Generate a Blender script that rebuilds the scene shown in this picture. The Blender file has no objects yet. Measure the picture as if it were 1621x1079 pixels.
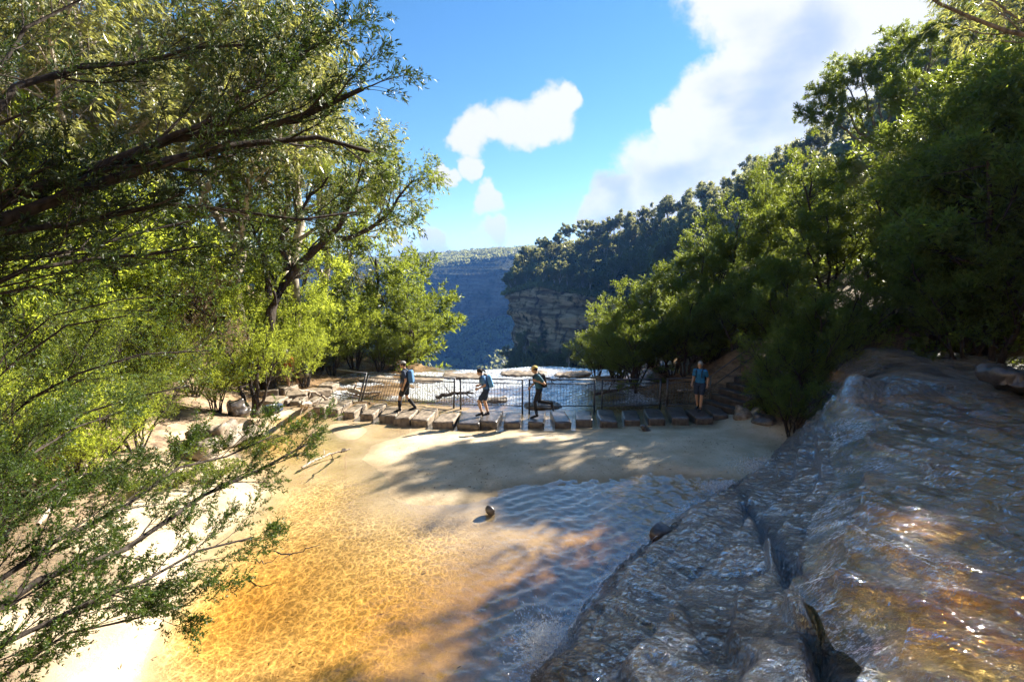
import bpy, bmesh, math, random
import numpy as np
from mathutils import Vector, Matrix
R = math.radians
S = bpy.context.scene
COL = S.collection

# ---------------------------------------------------------------- camera
LENS, H, PITCH = 18.0, 5.0, R(7.7)
FPX = 1621 * LENS / 36.0
cam = bpy.data.cameras.new('camera'); cam.lens = LENS; cam.sensor_width = 36
cam.clip_start = 0.05; cam.clip_end = 20000
camo = bpy.data.objects.new('camera', cam); COL.objects.link(camo)
camo.location = (0, 0, H); camo.rotation_euler = (R(90) - PITCH, 0, 0)
S.camera = camo
cp, sp = math.cos(PITCH), math.sin(PITCH)
def ray(u, v):
    x = (u - 810.5) / FPX; y = (539.5 - v) / FPX
    return np.array([x, cp + y * sp, y * cp - sp])
def onz(u, v, z=0.0):
    """measured point: photo pixel -> point of the place at height z"""
    d = ray(u, v); t = (z - H) / d[2]
    return np.array([0, 0, H]) + d * t
def aty(u, v, Y):
    d = ray(u, v); return np.array([0, 0, H]) + d * (Y / d[1])

# ---------------------------------------------------------------- sun and sky
SUN_AZ, SUN_EL = R(53), R(33)
SUN = np.array([math.sin(SUN_AZ) * math.cos(SUN_EL), math.cos(SUN_AZ) * math.cos(SUN_EL), math.sin(SUN_EL)])
sun = bpy.data.lights.new('sun', 'SUN'); sun.energy = 5.0; sun.angle = R(0.5); sun.color = (1, .93, .80)
suno = bpy.data.objects.new('sun', sun); COL.objects.link(suno)
suno.rotation_euler = Vector(tuple(-SUN)).to_track_quat('-Z', 'Y').to_euler()

S.view_settings.view_transform = 'Standard'; S.view_settings.look = 'None'
S.view_settings.gamma = 1; S.view_settings.exposure = 1.95
S.cycles.max_bounces = 7; S.cycles.diffuse_bounces = 2; S.cycles.glossy_bounces = 3
S.cycles.transmission_bounces = 3; S.cycles.transparent_max_bounces = 10; S.cycles.volume_bounces = 0
S.cycles.caustics_reflective = False; S.cycles.caustics_refractive = False
S.cycles.use_adaptive_sampling = True; S.cycles.adaptive_threshold = 0.02
S.cycles.sample_clamp_indirect = 6; S.cycles.sample_clamp_direct = 0
S.cycles.use_denoising = True
S.render.use_persistent_data = False

class NT:
    """small helper for node trees"""
    def __init__(s, tree):
        s.t = tree; s.n = tree.nodes; s.l = tree.links
    def new(s, typ, **kw):
        n = s.n.new(typ)
        for k, v in kw.items():
            if k == 'inp':
                for kk, vv in v.items():
                    if hasattr(vv, 'is_output'): s.l.new(vv, n.inputs[kk])
                    else: n.inputs[kk].default_value = vv
            else: setattr(n, k, v)
        return n
    def math(s, op, a, b=None, c=None, clamp=False):
        n = s.n.new('ShaderNodeMath'); n.operation = op; n.use_clamp = clamp
        for i, x in enumerate((a, b, c)):
            if x is None: continue
            if hasattr(x, 'is_output'): s.l.new(x, n.inputs[i])
            else: n.inputs[i].default_value = x
        return n.outputs[0]
    def vmath(s, op, a, b=None, scale=None):
        n = s.n.new('ShaderNodeVectorMath'); n.operation = op
        for i, x in enumerate((a, b)):
            if x is None: continue
            if hasattr(x, 'is_output'): s.l.new(x, n.inputs[i])
            else: n.inputs[i].default_value = x
        if scale is not None: n.inputs['Scale'].default_value = scale
        return n.outputs['Value'] if op in ('DOT_PRODUCT', 'LENGTH', 'DISTANCE') else n.outputs[0]
    def rng(s, x, a, b, c=0.0, d=1.0, smooth=True):
        n = s.n.new('ShaderNodeMapRange'); n.interpolation_type = 'SMOOTHSTEP' if smooth else 'LINEAR'
        s.l.new(x, n.inputs[0])
        for i, v in enumerate((a, b, c, d)): n.inputs[i + 1].default_value = v
        return n.outputs[0]
    def mix(s, f, a, b, mode='MIX'):
        n = s.n.new('ShaderNodeMix'); n.data_type = 'RGBA'; n.blend_type = mode
        for i, x in ((0, f), (6, a), (7, b)):
            if hasattr(x, 'is_output'): s.l.new(x, n.inputs[i])
            else:
                if i and len(x) == 3: x = (*x, 1)
                n.inputs[i].default_value = x
        return n.outputs[2]
    def noise(s, vec, scale, detail=4, rough=.55, dist=0.0, dim='3D'):
        n = s.n.new('ShaderNodeTexNoise'); n.noise_dimensions = dim
        if vec is not None: s.l.new(vec, n.inputs['Vector'])
        n.inputs['Scale'].default_value = scale; n.inputs['Detail'].default_value = detail
        n.inputs['Roughness'].default_value = rough; n.inputs['Distortion'].default_value = dist
        return n.outputs[0]
    def mapping(s, vec, loc=(0, 0, 0), rot=(0, 0, 0), scale=(1, 1, 1)):
        n = s.n.new('ShaderNodeMapping'); s.l.new(vec, n.inputs[0])
        n.inputs[1].default_value = loc; n.inputs[2].default_value = rot; n.inputs[3].default_value = scale
        return n.outputs[0]
    def bump(s, h, strength=.5, dist=.1, normal=None):
        n = s.n.new('ShaderNodeBump'); n.inputs['Strength'].default_value = strength
        n.inputs['Distance'].default_value = dist; s.l.new(h, n.inputs['Height'])
        if normal is not None: s.l.new(normal, n.inputs['Normal'])
        return n.outputs[0]
    def attr(s, name):
        n = s.n.new('ShaderNodeAttribute'); n.attribute_name = name; return n

W = bpy.data.worlds.new('World'); S.world = W; W.use_nodes = True
w = NT(W.node_tree); w.n.clear()
out = w.new('ShaderNodeOutputWorld'); bg = w.new('ShaderNodeBackground')
w.l.new(bg.outputs[0], out.inputs[0])
sky = w.new('ShaderNodeTexSky', sky_type='NISHITA', sun_disc=False, sun_elevation=SUN_EL, sun_rotation=SUN_AZ,
            altitude=900, air_density=1.0, dust_density=0.05, ozone_density=1.8)
hs = w.new('ShaderNodeHueSaturation', inp={'Saturation': 1.24, 'Value': 1.04, 'Hue': 0.497, 'Color': sky.outputs[0]})
tc = w.new('ShaderNodeTexCoord'); dirv = w.vmath('NORMALIZE', tc.outputs['Generated'])
def dirn(u, v):
    d = ray(u, v); return d / np.linalg.norm(d)
warp = w.new('ShaderNodeTexNoise'); w.l.new(dirv, warp.inputs['Vector']); warp.inputs['Scale'].default_value = 7; warp.inputs['Detail'].default_value = 6; warp.inputs['Roughness'].default_value = .6
wv = w.vmath('SCALE', w.vmath('SUBTRACT', warp.outputs[1], (.5, .5, .5)), scale=.12)
dw = w.vmath('NORMALIZE', w.vmath('ADD', dirv, wv))
blobs = [(1200, -30, 110), (1330, 60, 170), (1500, -40, 200), (1240, 170, 120), (1130, 235, 90), (1060, 290, 80), (980, 325, 50), (1400, 230, 170),
         (1700, 100, 330), (1560, 160, 220), (1060, 195, 28), (1120, 150, 50), (1180, 110, 60),
         (866, 182, 47), (808, 200, 42), (752, 208, 36), (895, 156, 28), (838, 194, 44), (740, 268, 24), (700, 288, 18),
         (772, 322, 24), (780, 372, 24), (700, 388, 26), (930, 330, 24), (1150, 330, 80), (640, 398, 26), (1125, 20, 28)]
m = None
for (u, v, r) in blobs:
    c = dirn(u, v); a = math.atan(r / FPX) * max(.5, float(c[1]))
    dot = w.vmath('DOT_PRODUCT', dw, tuple(float(q) for q in c))
    k = w.rng(dot, math.cos(a * 1.35), math.cos(a * .2))
    m = k if m is None else w.math('MAXIMUM', m, k)
# a scatter of other cloud away from the view
gen = w.noise(w.mapping(dw, scale=(1, 1, 2.2)), 2.1, 3)
back = w.math('MULTIPLY', w.rng(gen, .66, .8), w.rng(w.vmath('DOT_PRODUCT', dirv, (0, 1, 0)), .35, .0))
m = w.math('MAXIMUM', m, back)
fine = w.math('ADD', w.math('MULTIPLY', w.noise(dirv, 9, 9, .62, .25), .65), w.math('MULTIPLY', w.noise(dirv, 30, 8, .68), .35))
m2 = w.math('ADD', w.math('MULTIPLY', m, .85), w.math('MULTIPLY', w.math('SUBTRACT', fine, .5), 1.9))
mask = w.math('MULTIPLY', w.rng(m2, .14, .70), w.rng(m, .02, .22))
sh = w.noise(w.mapping(dirv, loc=(.3, .1, 0), scale=(1, 1, 1.7)), 4.6, 5, .5)
shb = None
for (u, v, r) in [(1200, 150, 90), (1090, 225, 75), (950, 325, 45), (1260, 90, 60)]:
    c = dirn(u, v); a = math.atan(r / FPX) * max(.5, float(c[1]))
    k = w.rng(w.vmath('DOT_PRODUCT', dw, tuple(float(q) for q in c)), math.cos(a * 1.5), math.cos(a * .3))
    shb = k if shb is None else w.math('MAXIMUM', shb, k)
shade = w.math('MULTIPLY', shb, w.rng(sh, .44, .66))
ccol = w.mix(shade, (5.2, 5.15, 5.1), (2.9, 3.4, 4.2))
fin = w.mix(mask, hs.outputs[0], ccol)
w.l.new(fin, bg.inputs[0]); bg.inputs[1].default_value = 0.051

# ---------------------------------------------------------------- mesh helpers
def mesh_q(name, V, F, smooth=False, fattr=None, vattr=None):
    V = np.asarray(V, np.float32).reshape(-1, 3); F = np.asarray(F, np.int32)
    k = F.shape[1]
    me = bpy.data.meshes.new(name)
    me.vertices.add(len(V)); me.vertices.foreach_set('co', V.ravel())
    me.loops.add(F.size); me.loops.foreach_set('vertex_index', F.ravel())
    me.polygons.add(len(F)); me.polygons.foreach_set('loop_start', np.arange(0, F.size, k, dtype=np.int32))
    me.polygons.foreach_set('loop_total', np.full(len(F), k, np.int32))
    if smooth: me.polygons.foreach_set('use_smooth', np.ones(len(F), bool))
    for nm, a in (fattr or {}).items():
        at = me.attributes.new(nm, 'FLOAT', 'FACE'); at.data.foreach_set('value', np.asarray(a, np.float32))
    for nm, a in (vattr or {}).items():
        at = me.attributes.new(nm, 'FLOAT', 'POINT'); at.data.foreach_set('value', np.asarray(a, np.float32).ravel())
    me.update(calc_edges=True); return me
def obj(name, me, mat=None, parent=None, loc=None):
    o = bpy.data.objects.new(name, me); COL.objects.link(o)
    if mat is not None and me is not None and not me.materials: me.materials.append(mat)
    if parent is not None: o.parent = parent
    if loc is not None: o.location = [float(q) for q in loc]
    return o
def tag(o, label=None, cat=None, group=None, kind=None):
    if label: o['label'] = label
    if cat: o['category'] = cat
    if group: o['group'] = group
    if kind: o['kind'] = kind
    return o
def grid_faces(nx, ny):
    i = np.arange(nx - 1)[:, None] * ny + np.arange(ny - 1)[None, :]
    return np.stack([i, i + ny, i + ny + 1, i + 1], -1).reshape(-1, 4)

# value noise in numpy, for terrain
def _hash(ix, iy, s):
    h = (ix.astype(np.int64) * 374761393 + iy.astype(np.int64) * 668265263 + s * 69069) & 0xffffffff
    h = ((h ^ (h >> 13)) * 1274126177) & 0xffffffff
    return ((h ^ (h >> 16)) & 0xffff) / 65535.0
def vnoise(x, y, s=0):
    ix = np.floor(x); iy = np.floor(y); fx = x - ix; fy = y - iy
    fx = fx * fx * (3 - 2 * fx); fy = fy * fy * (3 - 2 * fy)
    a = _hash(ix, iy, s); b = _hash(ix + 1, iy, s); c = _hash(ix, iy + 1, s); d = _hash(ix + 1, iy + 1, s)
    return (a * (1 - fx) + b * fx) * (1 - fy) + (c * (1 - fx) + d * fx) * fy - .5
def fbm(x, y, sc, oct=4, s=0, g=.5):
    r = 0; a = 1
    for k in range(oct):
        r = r + a * vnoise(x * sc * 2 ** k + 17.3 * k, y * sc * 2 ** k - 9.1 * k, s + k); a *= g
    return r
class RBF:
    def __init__(s, pts, c=.6):
        P = np.array(pts, float); s.P = P[:, :2]; s.c = c
        n = len(P); D = s.k(P[:, None, :2] - P[None, :, :2])
        A = np.zeros((n + 3, n + 3)); A[:n, :n] = D + np.eye(n) * 1e-6
        A[:n, n] = 1; A[:n, n + 1:] = P[:, :2]; A[n, :n] = 1; A[n + 1:, :n] = P[:, :2].T
        b = np.zeros(n + 3); b[:n] = P[:, 2]; s.w = np.linalg.lstsq(A, b, rcond=None)[0]
    def k(s, d): return np.sqrt((d ** 2).sum(-1) + s.c ** 2)
    def __call__(s, x, y):
        sh = np.shape(x); x = np.ravel(x); y = np.ravel(y); n = len(s.P)
        z = s.w[n] + s.w[n + 1] * x + s.w[n + 2] * y
        for i in range(n): z = z + s.w[i] * np.sqrt((x - s.P[i, 0]) ** 2 + (y - s.P[i, 1]) ** 2 + s.c ** 2)
        return z.reshape(sh)
def sstep(x, a, b):
    t = np.clip((x - a) / (b - a), 0, 1); return t * t * (3 - 2 * t)

# ---------------------------------------------------------------- materials
def mat(name):
    m = bpy.data.materials.new(name); m.use_nodes = True; t = NT(m.node_tree); t.n.clear()
    o = t.new('ShaderNodeOutputMaterial'); return m, t, o
def geo_pos(t): return t.new('ShaderNodeNewGeometry').outputs['Position']
def simple(name, col, rough=.6, var=.25, scale=8, metal=0.0, bumpd=0.0, spec=.5):
    m, t, o = mat(name)
    tcn = t.new('ShaderNodeTexCoord').outputs['Object']
    n = t.noise(tcn, scale, 5)
    c = t.mix(t.rng(n, .3, .7), tuple(q * (1 - var) for q in col), tuple(min(1, q * (1 + var)) for q in col))
    b = t.new('ShaderNodeBsdfPrincipled', inp={'Base Color': c, 'Roughness': rough, 'Metallic': metal, 'Specular IOR Level': spec})
    if bumpd: t.l.new(t.bump(n, .6, bumpd), b.inputs['Normal'])
    t.l.new(b.outputs[0], o.inputs[0]); return m
def leafmat(name, c1, c2, trans, tf=.45, rough=.45, spec=.35):
    m, t, o = mat(name)
    r = t.attr('rnd').outputs['Fac']
    oi = t.new('ShaderNodeObjectInfo').outputs['Random']
    f = t.math('ADD', t.math('MULTIPLY', r, .75), t.math('MULTIPLY', oi, .25))
    c = t.mix(f, c1, c2)
    b = t.new('ShaderNodeBsdfPrincipled', inp={'Base Color': c, 'Roughness': rough, 'Specular IOR Level': spec})
    tr = t.new('ShaderNodeBsdfTranslucent', inp={'Color': t.mix(r, trans, tuple(q * .6 for q in trans))})
    mx = t.new('ShaderNodeMixShader', inp={0: tf}); t.l.new(b.outputs[0], mx.inputs[1]); t.l.new(tr.outputs[0], mx.inputs[2])
    t.l.new(mx.outputs[0], o.inputs[0]); return m
def barkmat(name, c1, c2, sc=6, rough=.85):
    m, t, o = mat(name)
    p = t.new('ShaderNodeTexCoord').outputs['Object']
    n = t.noise(t.mapping(p, scale=(3, 3, .6)), sc, 6, .6)
    n2 = t.noise(p, sc * .3, 3)
    c = t.mix(t.rng(t.math('MULTIPLY', n, t.math('ADD', n2, .5)), .3, .7), c1, c2)
    b = t.new('ShaderNodeBsdfPrincipled', inp={'Base Color': c, 'Roughness': rough, 'Specular IOR Level': .25})
    t.l.new(t.bump(n, .8, .02), b.inputs['Normal']); t.l.new(b.outputs[0], o.inputs[0]); return m
M = {}
M['bark_dark'] = barkmat('bark_dark', (.018, .014, .012), (.07, .055, .045))
M['bark_grey'] = barkmat('bark_grey', (.10, .085, .07), (.30, .26, .21))
M['bark_pale'] = barkmat('bark_pale', (.16, .13, .10), (.62, .55, .45), 3)
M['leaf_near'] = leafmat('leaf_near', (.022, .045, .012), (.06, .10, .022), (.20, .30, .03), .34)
M['leaf_bough_shaded'] = leafmat('leaf_bough_shaded', (.014, .028, .009), (.04, .065, .016), (.12, .19, .02), .2)  # darker leaf colour carries the shade on the backlit boughs
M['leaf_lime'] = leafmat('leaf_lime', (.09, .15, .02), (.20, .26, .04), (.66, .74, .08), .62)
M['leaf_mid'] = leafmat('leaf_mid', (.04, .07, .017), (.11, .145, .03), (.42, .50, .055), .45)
M['leaf_dark'] = leafmat('leaf_dark', (.014, .028, .010), (.045, .065, .02), (.12, .20, .02), .35)
M['leaf_gum'] = leafmat('leaf_gum', (.10, .12, .05), (.27, .27, .12), (.55, .55, .12), .45, .35, .6)
M['leaf_far'] = leafmat('leaf_far', (.045, .055, .028), (.18, .18, .085), (.46, .46, .16), .5)
M['leaf_dry'] = leafmat('leaf_dry', (.20, .14, .09), (.38, .29, .20), (.4, .28, .16), .35)

# sand, banks and rock platform of the near ground
def ground_mat():
    m, t, o = mat('ground'); p = geo_pos(t)
    sand = t.attr('sand').outputs['Fac']; rock = t.attr('rock').outputs['Fac']
    n1 = t.noise(p, 1.3, 6, .6); n2 = t.noise(p, 14, 6, .65); n3 = t.noise(p, 60, 4, .6)
    sc = t.mix(t.rng(n1, .3, .7), (.48, .37, .23), (.67, .54, .37))
    sc = t.mix(t.math('MULTIPLY', t.rng(n2, .52, .72), .5), sc, (.38, .27, .15))
    sc = t.mix(t.rng(n3, .64, .72), sc, (.16, .10, .05))
    str_ = t.noise(t.mapping(p, scale=(.35, 1.1, 4)), 1.6, 8, .65, .4)
    rc = t.mix(t.rng(str_, .32, .66), (.13, .085, .055), (.50, .36, .23))
    rc = t.mix(t.math('MULTIPLY', t.rng(n2, .5, .75), .6), rc, (.07, .055, .045))
    lit = t.mix(t.rng(n2, .35, .65), (.05, .035, .02), (.22, .15, .085))
    lit = t.mix(t.rng(n3, .5, .7), lit, (.32, .24, .15))
    c = t.mix(rock, lit, rc); c = t.mix(sand, c, sc)
    wet = t.attr('wet').outputs['Fac']
    c = t.mix(wet, c, t.mix(1.0, c, (.64, .58, .49), 'MULTIPLY'))
    ro = t.math('SUBTRACT', .85, t.math('MULTIPLY', wet, t.math('MULTIPLY', rock, t.rng(n2, .7, .4, .35, .68))))
    b = t.new('ShaderNodeBsdfPrincipled', inp={'Base Color': c, 'Roughness': ro, 'Specular IOR Level': .4})
    h = t.math('ADD', t.math('MULTIPLY', n2, .5), t.math('MULTIPLY', n3, .25))
    h = t.math('ADD', h, t.math('MULTIPLY', t.math('MULTIPLY', rock, str_), 1.2))
    t.l.new(t.bump(h, .55, .06), b.inputs['Normal']); t.l.new(b.outputs[0], o.inputs[0]); return m
M['ground'] = ground_mat()

def wet_rock_mat():
    m, t, o = mat('wet_rock'); p = geo_pos(t)
    fl = t.attr('flow').outputs['Fac']            # 0 bare ledges .. 1 running film
    up = t.attr('amber').outputs['Fac']           # iron-stained bed of the upper stream
    n1 = t.noise(p, .9, 6, .6); n2 = t.noise(p, 7, 5, .65); n3 = t.noise(p, 26, 3, .6)
    c = t.mix(t.rng(n1, .3, .7), (.010, .009, .009), (.040, .030, .024))
    c = t.mix(t.math('MULTIPLY', t.rng(n2, .55, .7), .5), c, (.11, .07, .04))
    c = t.mix(t.math('MULTIPLY', t.rng(t.noise(p, 2.2, 5), .56, .70), .6), c, (.06, .05, .012))
    am = t.mix(t.rng(t.noise(p, 1.5, 5, .6), .40, .62), (.04, .02, .006), (.48, .25, .05))
    c = t.mix(up, c, am)
    # running film: long axis of the streaks points down the slab
    q = t.mapping(p, rot=(0, 0, R(42)), scale=(1.0, 2.3, 1.6))
    s1 = t.noise(q, 2.6, 5, .6, .8); s2 = t.noise(q, 6, 4, .62, 1.4); s3 = t.noise(q, 15, 3, .6, .8)
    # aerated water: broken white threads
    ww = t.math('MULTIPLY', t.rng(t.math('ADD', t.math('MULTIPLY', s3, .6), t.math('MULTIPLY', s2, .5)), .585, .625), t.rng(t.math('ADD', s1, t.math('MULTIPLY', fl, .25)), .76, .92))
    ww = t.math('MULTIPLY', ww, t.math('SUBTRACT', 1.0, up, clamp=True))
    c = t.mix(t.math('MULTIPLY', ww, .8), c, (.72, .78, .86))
    b = t.new('ShaderNodeBsdfPrincipled', inp={'Base Color': c, 'Roughness': .35, 'Specular IOR Level': .5})
    h = t.math('ADD', t.math('ADD', s1, t.math('MULTIPLY', s2, .9)), t.math('ADD', t.math('MULTIPLY', n2, .5), t.math('MULTIPLY', n3, .10)))
    nb = t.bump(h, 1.0, .20)
    t.l.new(nb, b.inputs['Normal'])
    gl = t.new('ShaderNodeBsdfGlossy', inp={'Color': (1, 1, 1, 1), 'Roughness': .045, 'Normal': nb})
    cs = t.math('ABSOLUTE', t.vmath('DOT_PRODUCT', t.new('ShaderNodeNewGeometry').outputs['Incoming'], nb))
    fac = t.math('ADD', .24, t.math('MULTIPLY', t.math('POWER', t.math('SUBTRACT', 1.0, cs, clamp=True), 3.0), .8))
    fac = t.math('MULTIPLY', fac, t.rng(t.math('ADD', fl, t.math('MULTIPLY', s1, .6)), .5, 1.0, .12, 1.0))
    mx = t.new('ShaderNodeMixShader', inp={0: fac}); t.l.new(b.outputs[0], mx.inputs[1]); t.l.new(gl.outputs[0], mx.inputs[2])
    t.l.new(mx.outputs[0], o.inputs[0]); return m
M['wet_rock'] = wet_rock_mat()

def water_mat(name, k=(.34, .84, 2.2), fine=34, bs=.5, bd=.03, stretch=(1, 1.6, 1), rot=0, caust=.0, spec=1.0, f0=.025):
    """clear water stained by tannin: tint grows with depth, mirror by fresnel, a net in the tint paints the light that ripples would focus"""
    m, t, o = mat(name); p = geo_pos(t)
    dep = t.attr('depth').outputs['Fac']; ru = t.attr('rough').outputs['Fac']
    q = t.mapping(p, rot=(0, 0, rot), scale=stretch)
    n1 = t.noise(q, fine * .12, 4, .55, .5); n2 = t.noise(q, fine * .4, 4, .6, .4)
    h = t.math('MULTIPLY', t.math('ADD', n1, t.math('MULTIPLY', n2, .35)), ru)
    nb = t.bump(h, bs, bd)
    ch = []
    for kk in k:
        ch.append(t.math('POWER', 2.718, t.math('MULTIPLY', dep, -kk)))
    cc = t.new('ShaderNodeCombineColor'); [t.l.new(c, cc.inputs[i]) for i, c in enumerate(ch)]
    col = cc.outputs[0]
    if caust:  # bright net painted into the tint in place of real caustics
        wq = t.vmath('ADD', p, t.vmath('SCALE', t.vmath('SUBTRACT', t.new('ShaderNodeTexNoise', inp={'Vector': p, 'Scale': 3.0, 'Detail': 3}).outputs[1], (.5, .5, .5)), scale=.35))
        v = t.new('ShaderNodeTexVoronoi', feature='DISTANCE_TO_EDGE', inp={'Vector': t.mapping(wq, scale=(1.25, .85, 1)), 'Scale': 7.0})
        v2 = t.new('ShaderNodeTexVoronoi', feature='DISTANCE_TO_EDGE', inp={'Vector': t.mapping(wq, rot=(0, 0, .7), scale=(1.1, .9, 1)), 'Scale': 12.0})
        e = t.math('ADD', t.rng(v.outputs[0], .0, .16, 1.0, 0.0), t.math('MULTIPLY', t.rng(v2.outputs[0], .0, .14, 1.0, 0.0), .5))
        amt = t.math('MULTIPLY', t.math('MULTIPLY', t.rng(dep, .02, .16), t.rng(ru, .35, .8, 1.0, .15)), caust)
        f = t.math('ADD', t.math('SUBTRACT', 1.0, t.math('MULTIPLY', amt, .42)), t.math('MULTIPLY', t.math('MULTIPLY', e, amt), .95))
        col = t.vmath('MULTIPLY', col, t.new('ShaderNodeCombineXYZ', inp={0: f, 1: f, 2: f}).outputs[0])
    tr = t.new('ShaderNodeBsdfTransparent', inp={0: col})
    gl = t.new('ShaderNodeBsdfGlossy', inp={'Color': (1, 1, 1, 1), 'Roughness': .04, 'Normal': nb})
    inc = t.new('ShaderNodeNewGeometry').outputs['Incoming']
    cs = t.math('ABSOLUTE', t.vmath('DOT_PRODUCT', inc, nb))   # same from above and below, for light passing down
    fac = t.math('MULTIPLY', t.math('ADD', t.math('MULTIPLY_ADD', ru, .12, f0), t.math('MULTIPLY', t.math('POWER', t.math('SUBTRACT', 1.0, cs, clamp=True), 5.0), 1 - f0)), spec, clamp=True)
    mx = t.new('ShaderNodeMixShader', inp={0: fac}); t.l.new(tr.outputs[0], mx.inputs[1]); t.l.new(gl.outputs[0], mx.inputs[2])
    fo = t.attr('foam_glint').outputs['Fac']; fs = t.math('ADD', t.math('MULTIPLY', t.noise(q, 22, 6, .75, .8), .6), t.math('MULTIPLY', n2, .5))
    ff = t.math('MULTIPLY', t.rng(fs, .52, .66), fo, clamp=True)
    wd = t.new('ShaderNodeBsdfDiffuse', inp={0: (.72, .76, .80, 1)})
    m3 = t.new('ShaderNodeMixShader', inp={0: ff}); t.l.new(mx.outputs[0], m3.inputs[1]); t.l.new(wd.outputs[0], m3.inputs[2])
    t.l.new(m3.outputs[0], o.inputs[0]); return m
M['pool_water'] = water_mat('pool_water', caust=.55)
M['stream_water'] = water_mat('stream_water', k=(.5, 1.6, 5.0), fine=30, bs=1.0, bd=.12, stretch=(1, 2.6, 1), rot=R(50), caust=.0, spec=1.0, f0=.04)

# ---------------------------------------------------------------- near ground
ctl = []
for (u, v, z) in [(450,670,-.16),(500,700,-.12),(560,685,.03),(560,745,-.04),(540,850,-.2),(650,700,.10),(800,700,.13),(1000,700,.15),(1150,705,.17),(1210,730,.10),
                  (650,760,.03),(590,790,-.04),(700,780,.05),(780,745,.09),(900,730,.12),(1000,735,.11),(1100,745,.09),(850,790,-.07),(900,850,-.2),(1000,800,-.2),(1110,775,-.18),(820,880,-.16),
                  (1050,758,-.06),(500,800,-.18),(450,900,-.32),(350,1000,-.42),(500,1000,-.36),(600,1000,-.42),(600,900,-.24),(700,850,-.13),(700,920,-.28),(760,1010,-.38),
                  (350,900,-.12),(290,960,-.06),(220,1010,.07),(100,1040,.22),(0,1070,.35),(400,800,.02),(340,780,.12),(200,770,.25),(100,850,.3),(260,900,.12),(0,900,.5),
                  (900,1000,-.6),(1000,900,-.6),(1100,830,-.5),(440,655,.10),(400,665,.3),(420,700,-.14),(330,720,.10)]:
    p = onz(u, v, z); ctl.append((p[0], p[1], z))
stone_line = [onz(u, v, 0) for u, v in [(440, 645), (520, 660), (600, 670), (680, 675), (760, 680), (850, 678), (950, 676), (1050, 670), (1130, 665)]]
for p in stone_line: ctl.append((p[0], p[1] + .3, -.05)); ctl.append((p[0], p[1] - 1.1, -.03 if p[0] < -4 else .07))
for x in (-7, -4, -1, 2, 5): ctl += [(x, 19, -.05), (x, 21.5, -.05), (x, 24.5, -.04)]
ctl += [(-10,19.5,.1),(-9.5,22,.25),(-11,17.5,.8),(-12.5,15.5,1.6),(-11,14.2,1.0),(-9.6,14.5,.35),(-12,22,1.6),(-10,25,.7),(-14,9,1.2),(-18,8,3),(-14,13,2.2),(-14,20,2.7),(-20,13,5),(-16,26,4),(-22,20,7),(-28,30,10),(-35,10,13),(-34,20,13),
        (-8,5,.45),(-11,5,1.0),(-14,3,2.2),(-7,27,.4),(-4,27,.1),(0,27,-.02),(4,27,.0),
        (8,16,.35),(7.6,18,.15),(9.4,17.5,.9),(9.5,20.5,1.8),(12,20,3.2),(14,17,3.0),(20,15,4.2),(20,25,6.2),(30,25,9),(40,30,12),(45,10,12),(50,50,14),(20,50,7),(13,26,4),(8.5,26,1.5),(6.5,23,.6),(6,28,.3),(8.5,14,.2),(10,14.5,1.6),
        (25,5,5),(35,0,8),(16,5,1.5),(16,-4,5),(0,-5,5),(-10,-6,8),(10,-6,7),(0,-12,14),(-20,-14,20),(22,-12,18),(40,-14,24),(0,-26,27),(-30,-26,32),(30,-26,32),(0,-.5,3.2),(-5,-1,3),(-5,3,.8),(-9,1,2.2),(1,3,1.0),(3,6,.3),(5,9,.2),(8,10,.6),(11,12,1.2),(4,2,1.2),(-20,-4,9),(-40,-6,18),(40,-4,14),(-2,3,.2)]  # high points behind the camera: unseen rise added to block sky light
g0 = RBF(ctl, .5)
def edge_y(x):
    return 26.2 + .5 * np.sin(x * .9) + np.where(x < -5, (-5 - x) * .55, 0) + np.where(x > 5, (x - 5) * 1.2, 0)
def ground_z(x, y):
    x = np.asarray(x, float); y = np.asarray(y, float)
    z = g0(x, y)
    z = np.where((x > -4) & (x < 7.4) & (y > 9) & (y < 17.2), np.minimum(z, .13), z)
    wild = sstep(z, .25, 1.5)
    z = z + wild * (fbm(x, y, .35, 4, 3) * .9) + fbm(x, y, .8, 3, 9) * .03
    plat = sstep(y, 17.6, 18.6) * (1 - sstep(np.abs(x + 1), 7.5, 10))
    hum = fbm(x, y * 1.6, .38, 5, 21)
    st = np.floor(hum * 6) / 6 * .6 + hum * .4
    z = z + plat * (st * (.14 + .24 * sstep(-x, 0, 5)) - .03 + .05 * sstep(-x, 0, 5)) + plat * sstep(y, 24.0, 25.5) * .03
    e = edge_y(x); d = y - e
    z = z - np.where(d > 0, np.minimum(d * 3.0 + 2 * np.maximum(d, 0) ** .5, 85), 0)
    return z
def cat(*a): return np.unique(np.round(np.concatenate(a), 4))
gx = cat(np.arange(-60, -14, .8), np.arange(-14, 11, .11), np.arange(11, 62, .8))
gy = cat(np.arange(-26, 3, .6), np.arange(3, 28, .11), np.arange(28, 62, .7))
X, Y = np.meshgrid(gx, gy, indexing='ij'); Z = ground_z(X, Y)
sand = (1 - sstep(Z + fbm(X, Y, .7, 4, 5) * .3 + .12 * sstep(Y, 8, 10) * (X < -5), .24, .46)) * (1 - sstep(Y - fbm(X, Y, .5, 3, 8) * 1.0, 17.9, 18.7)) * (1 - sstep(X, 9, 10))
slope = np.hypot(*np.gradient(Z, gx, gy))
plat = sstep(Y, 17.6, 18.6) * (1 - sstep(np.abs(X + 1), 8.5, 11.5))
rock = np.clip(plat + sstep(slope, .7, 1.2) * (X < 5) + sstep(fbm(X, Y, .3, 4, 40), .1, .25) * (X < -8) + ((X < -8.7) & (X > -14.5) & (Y > 12) & (Y < 17)) * .9, 0, 1)
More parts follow.
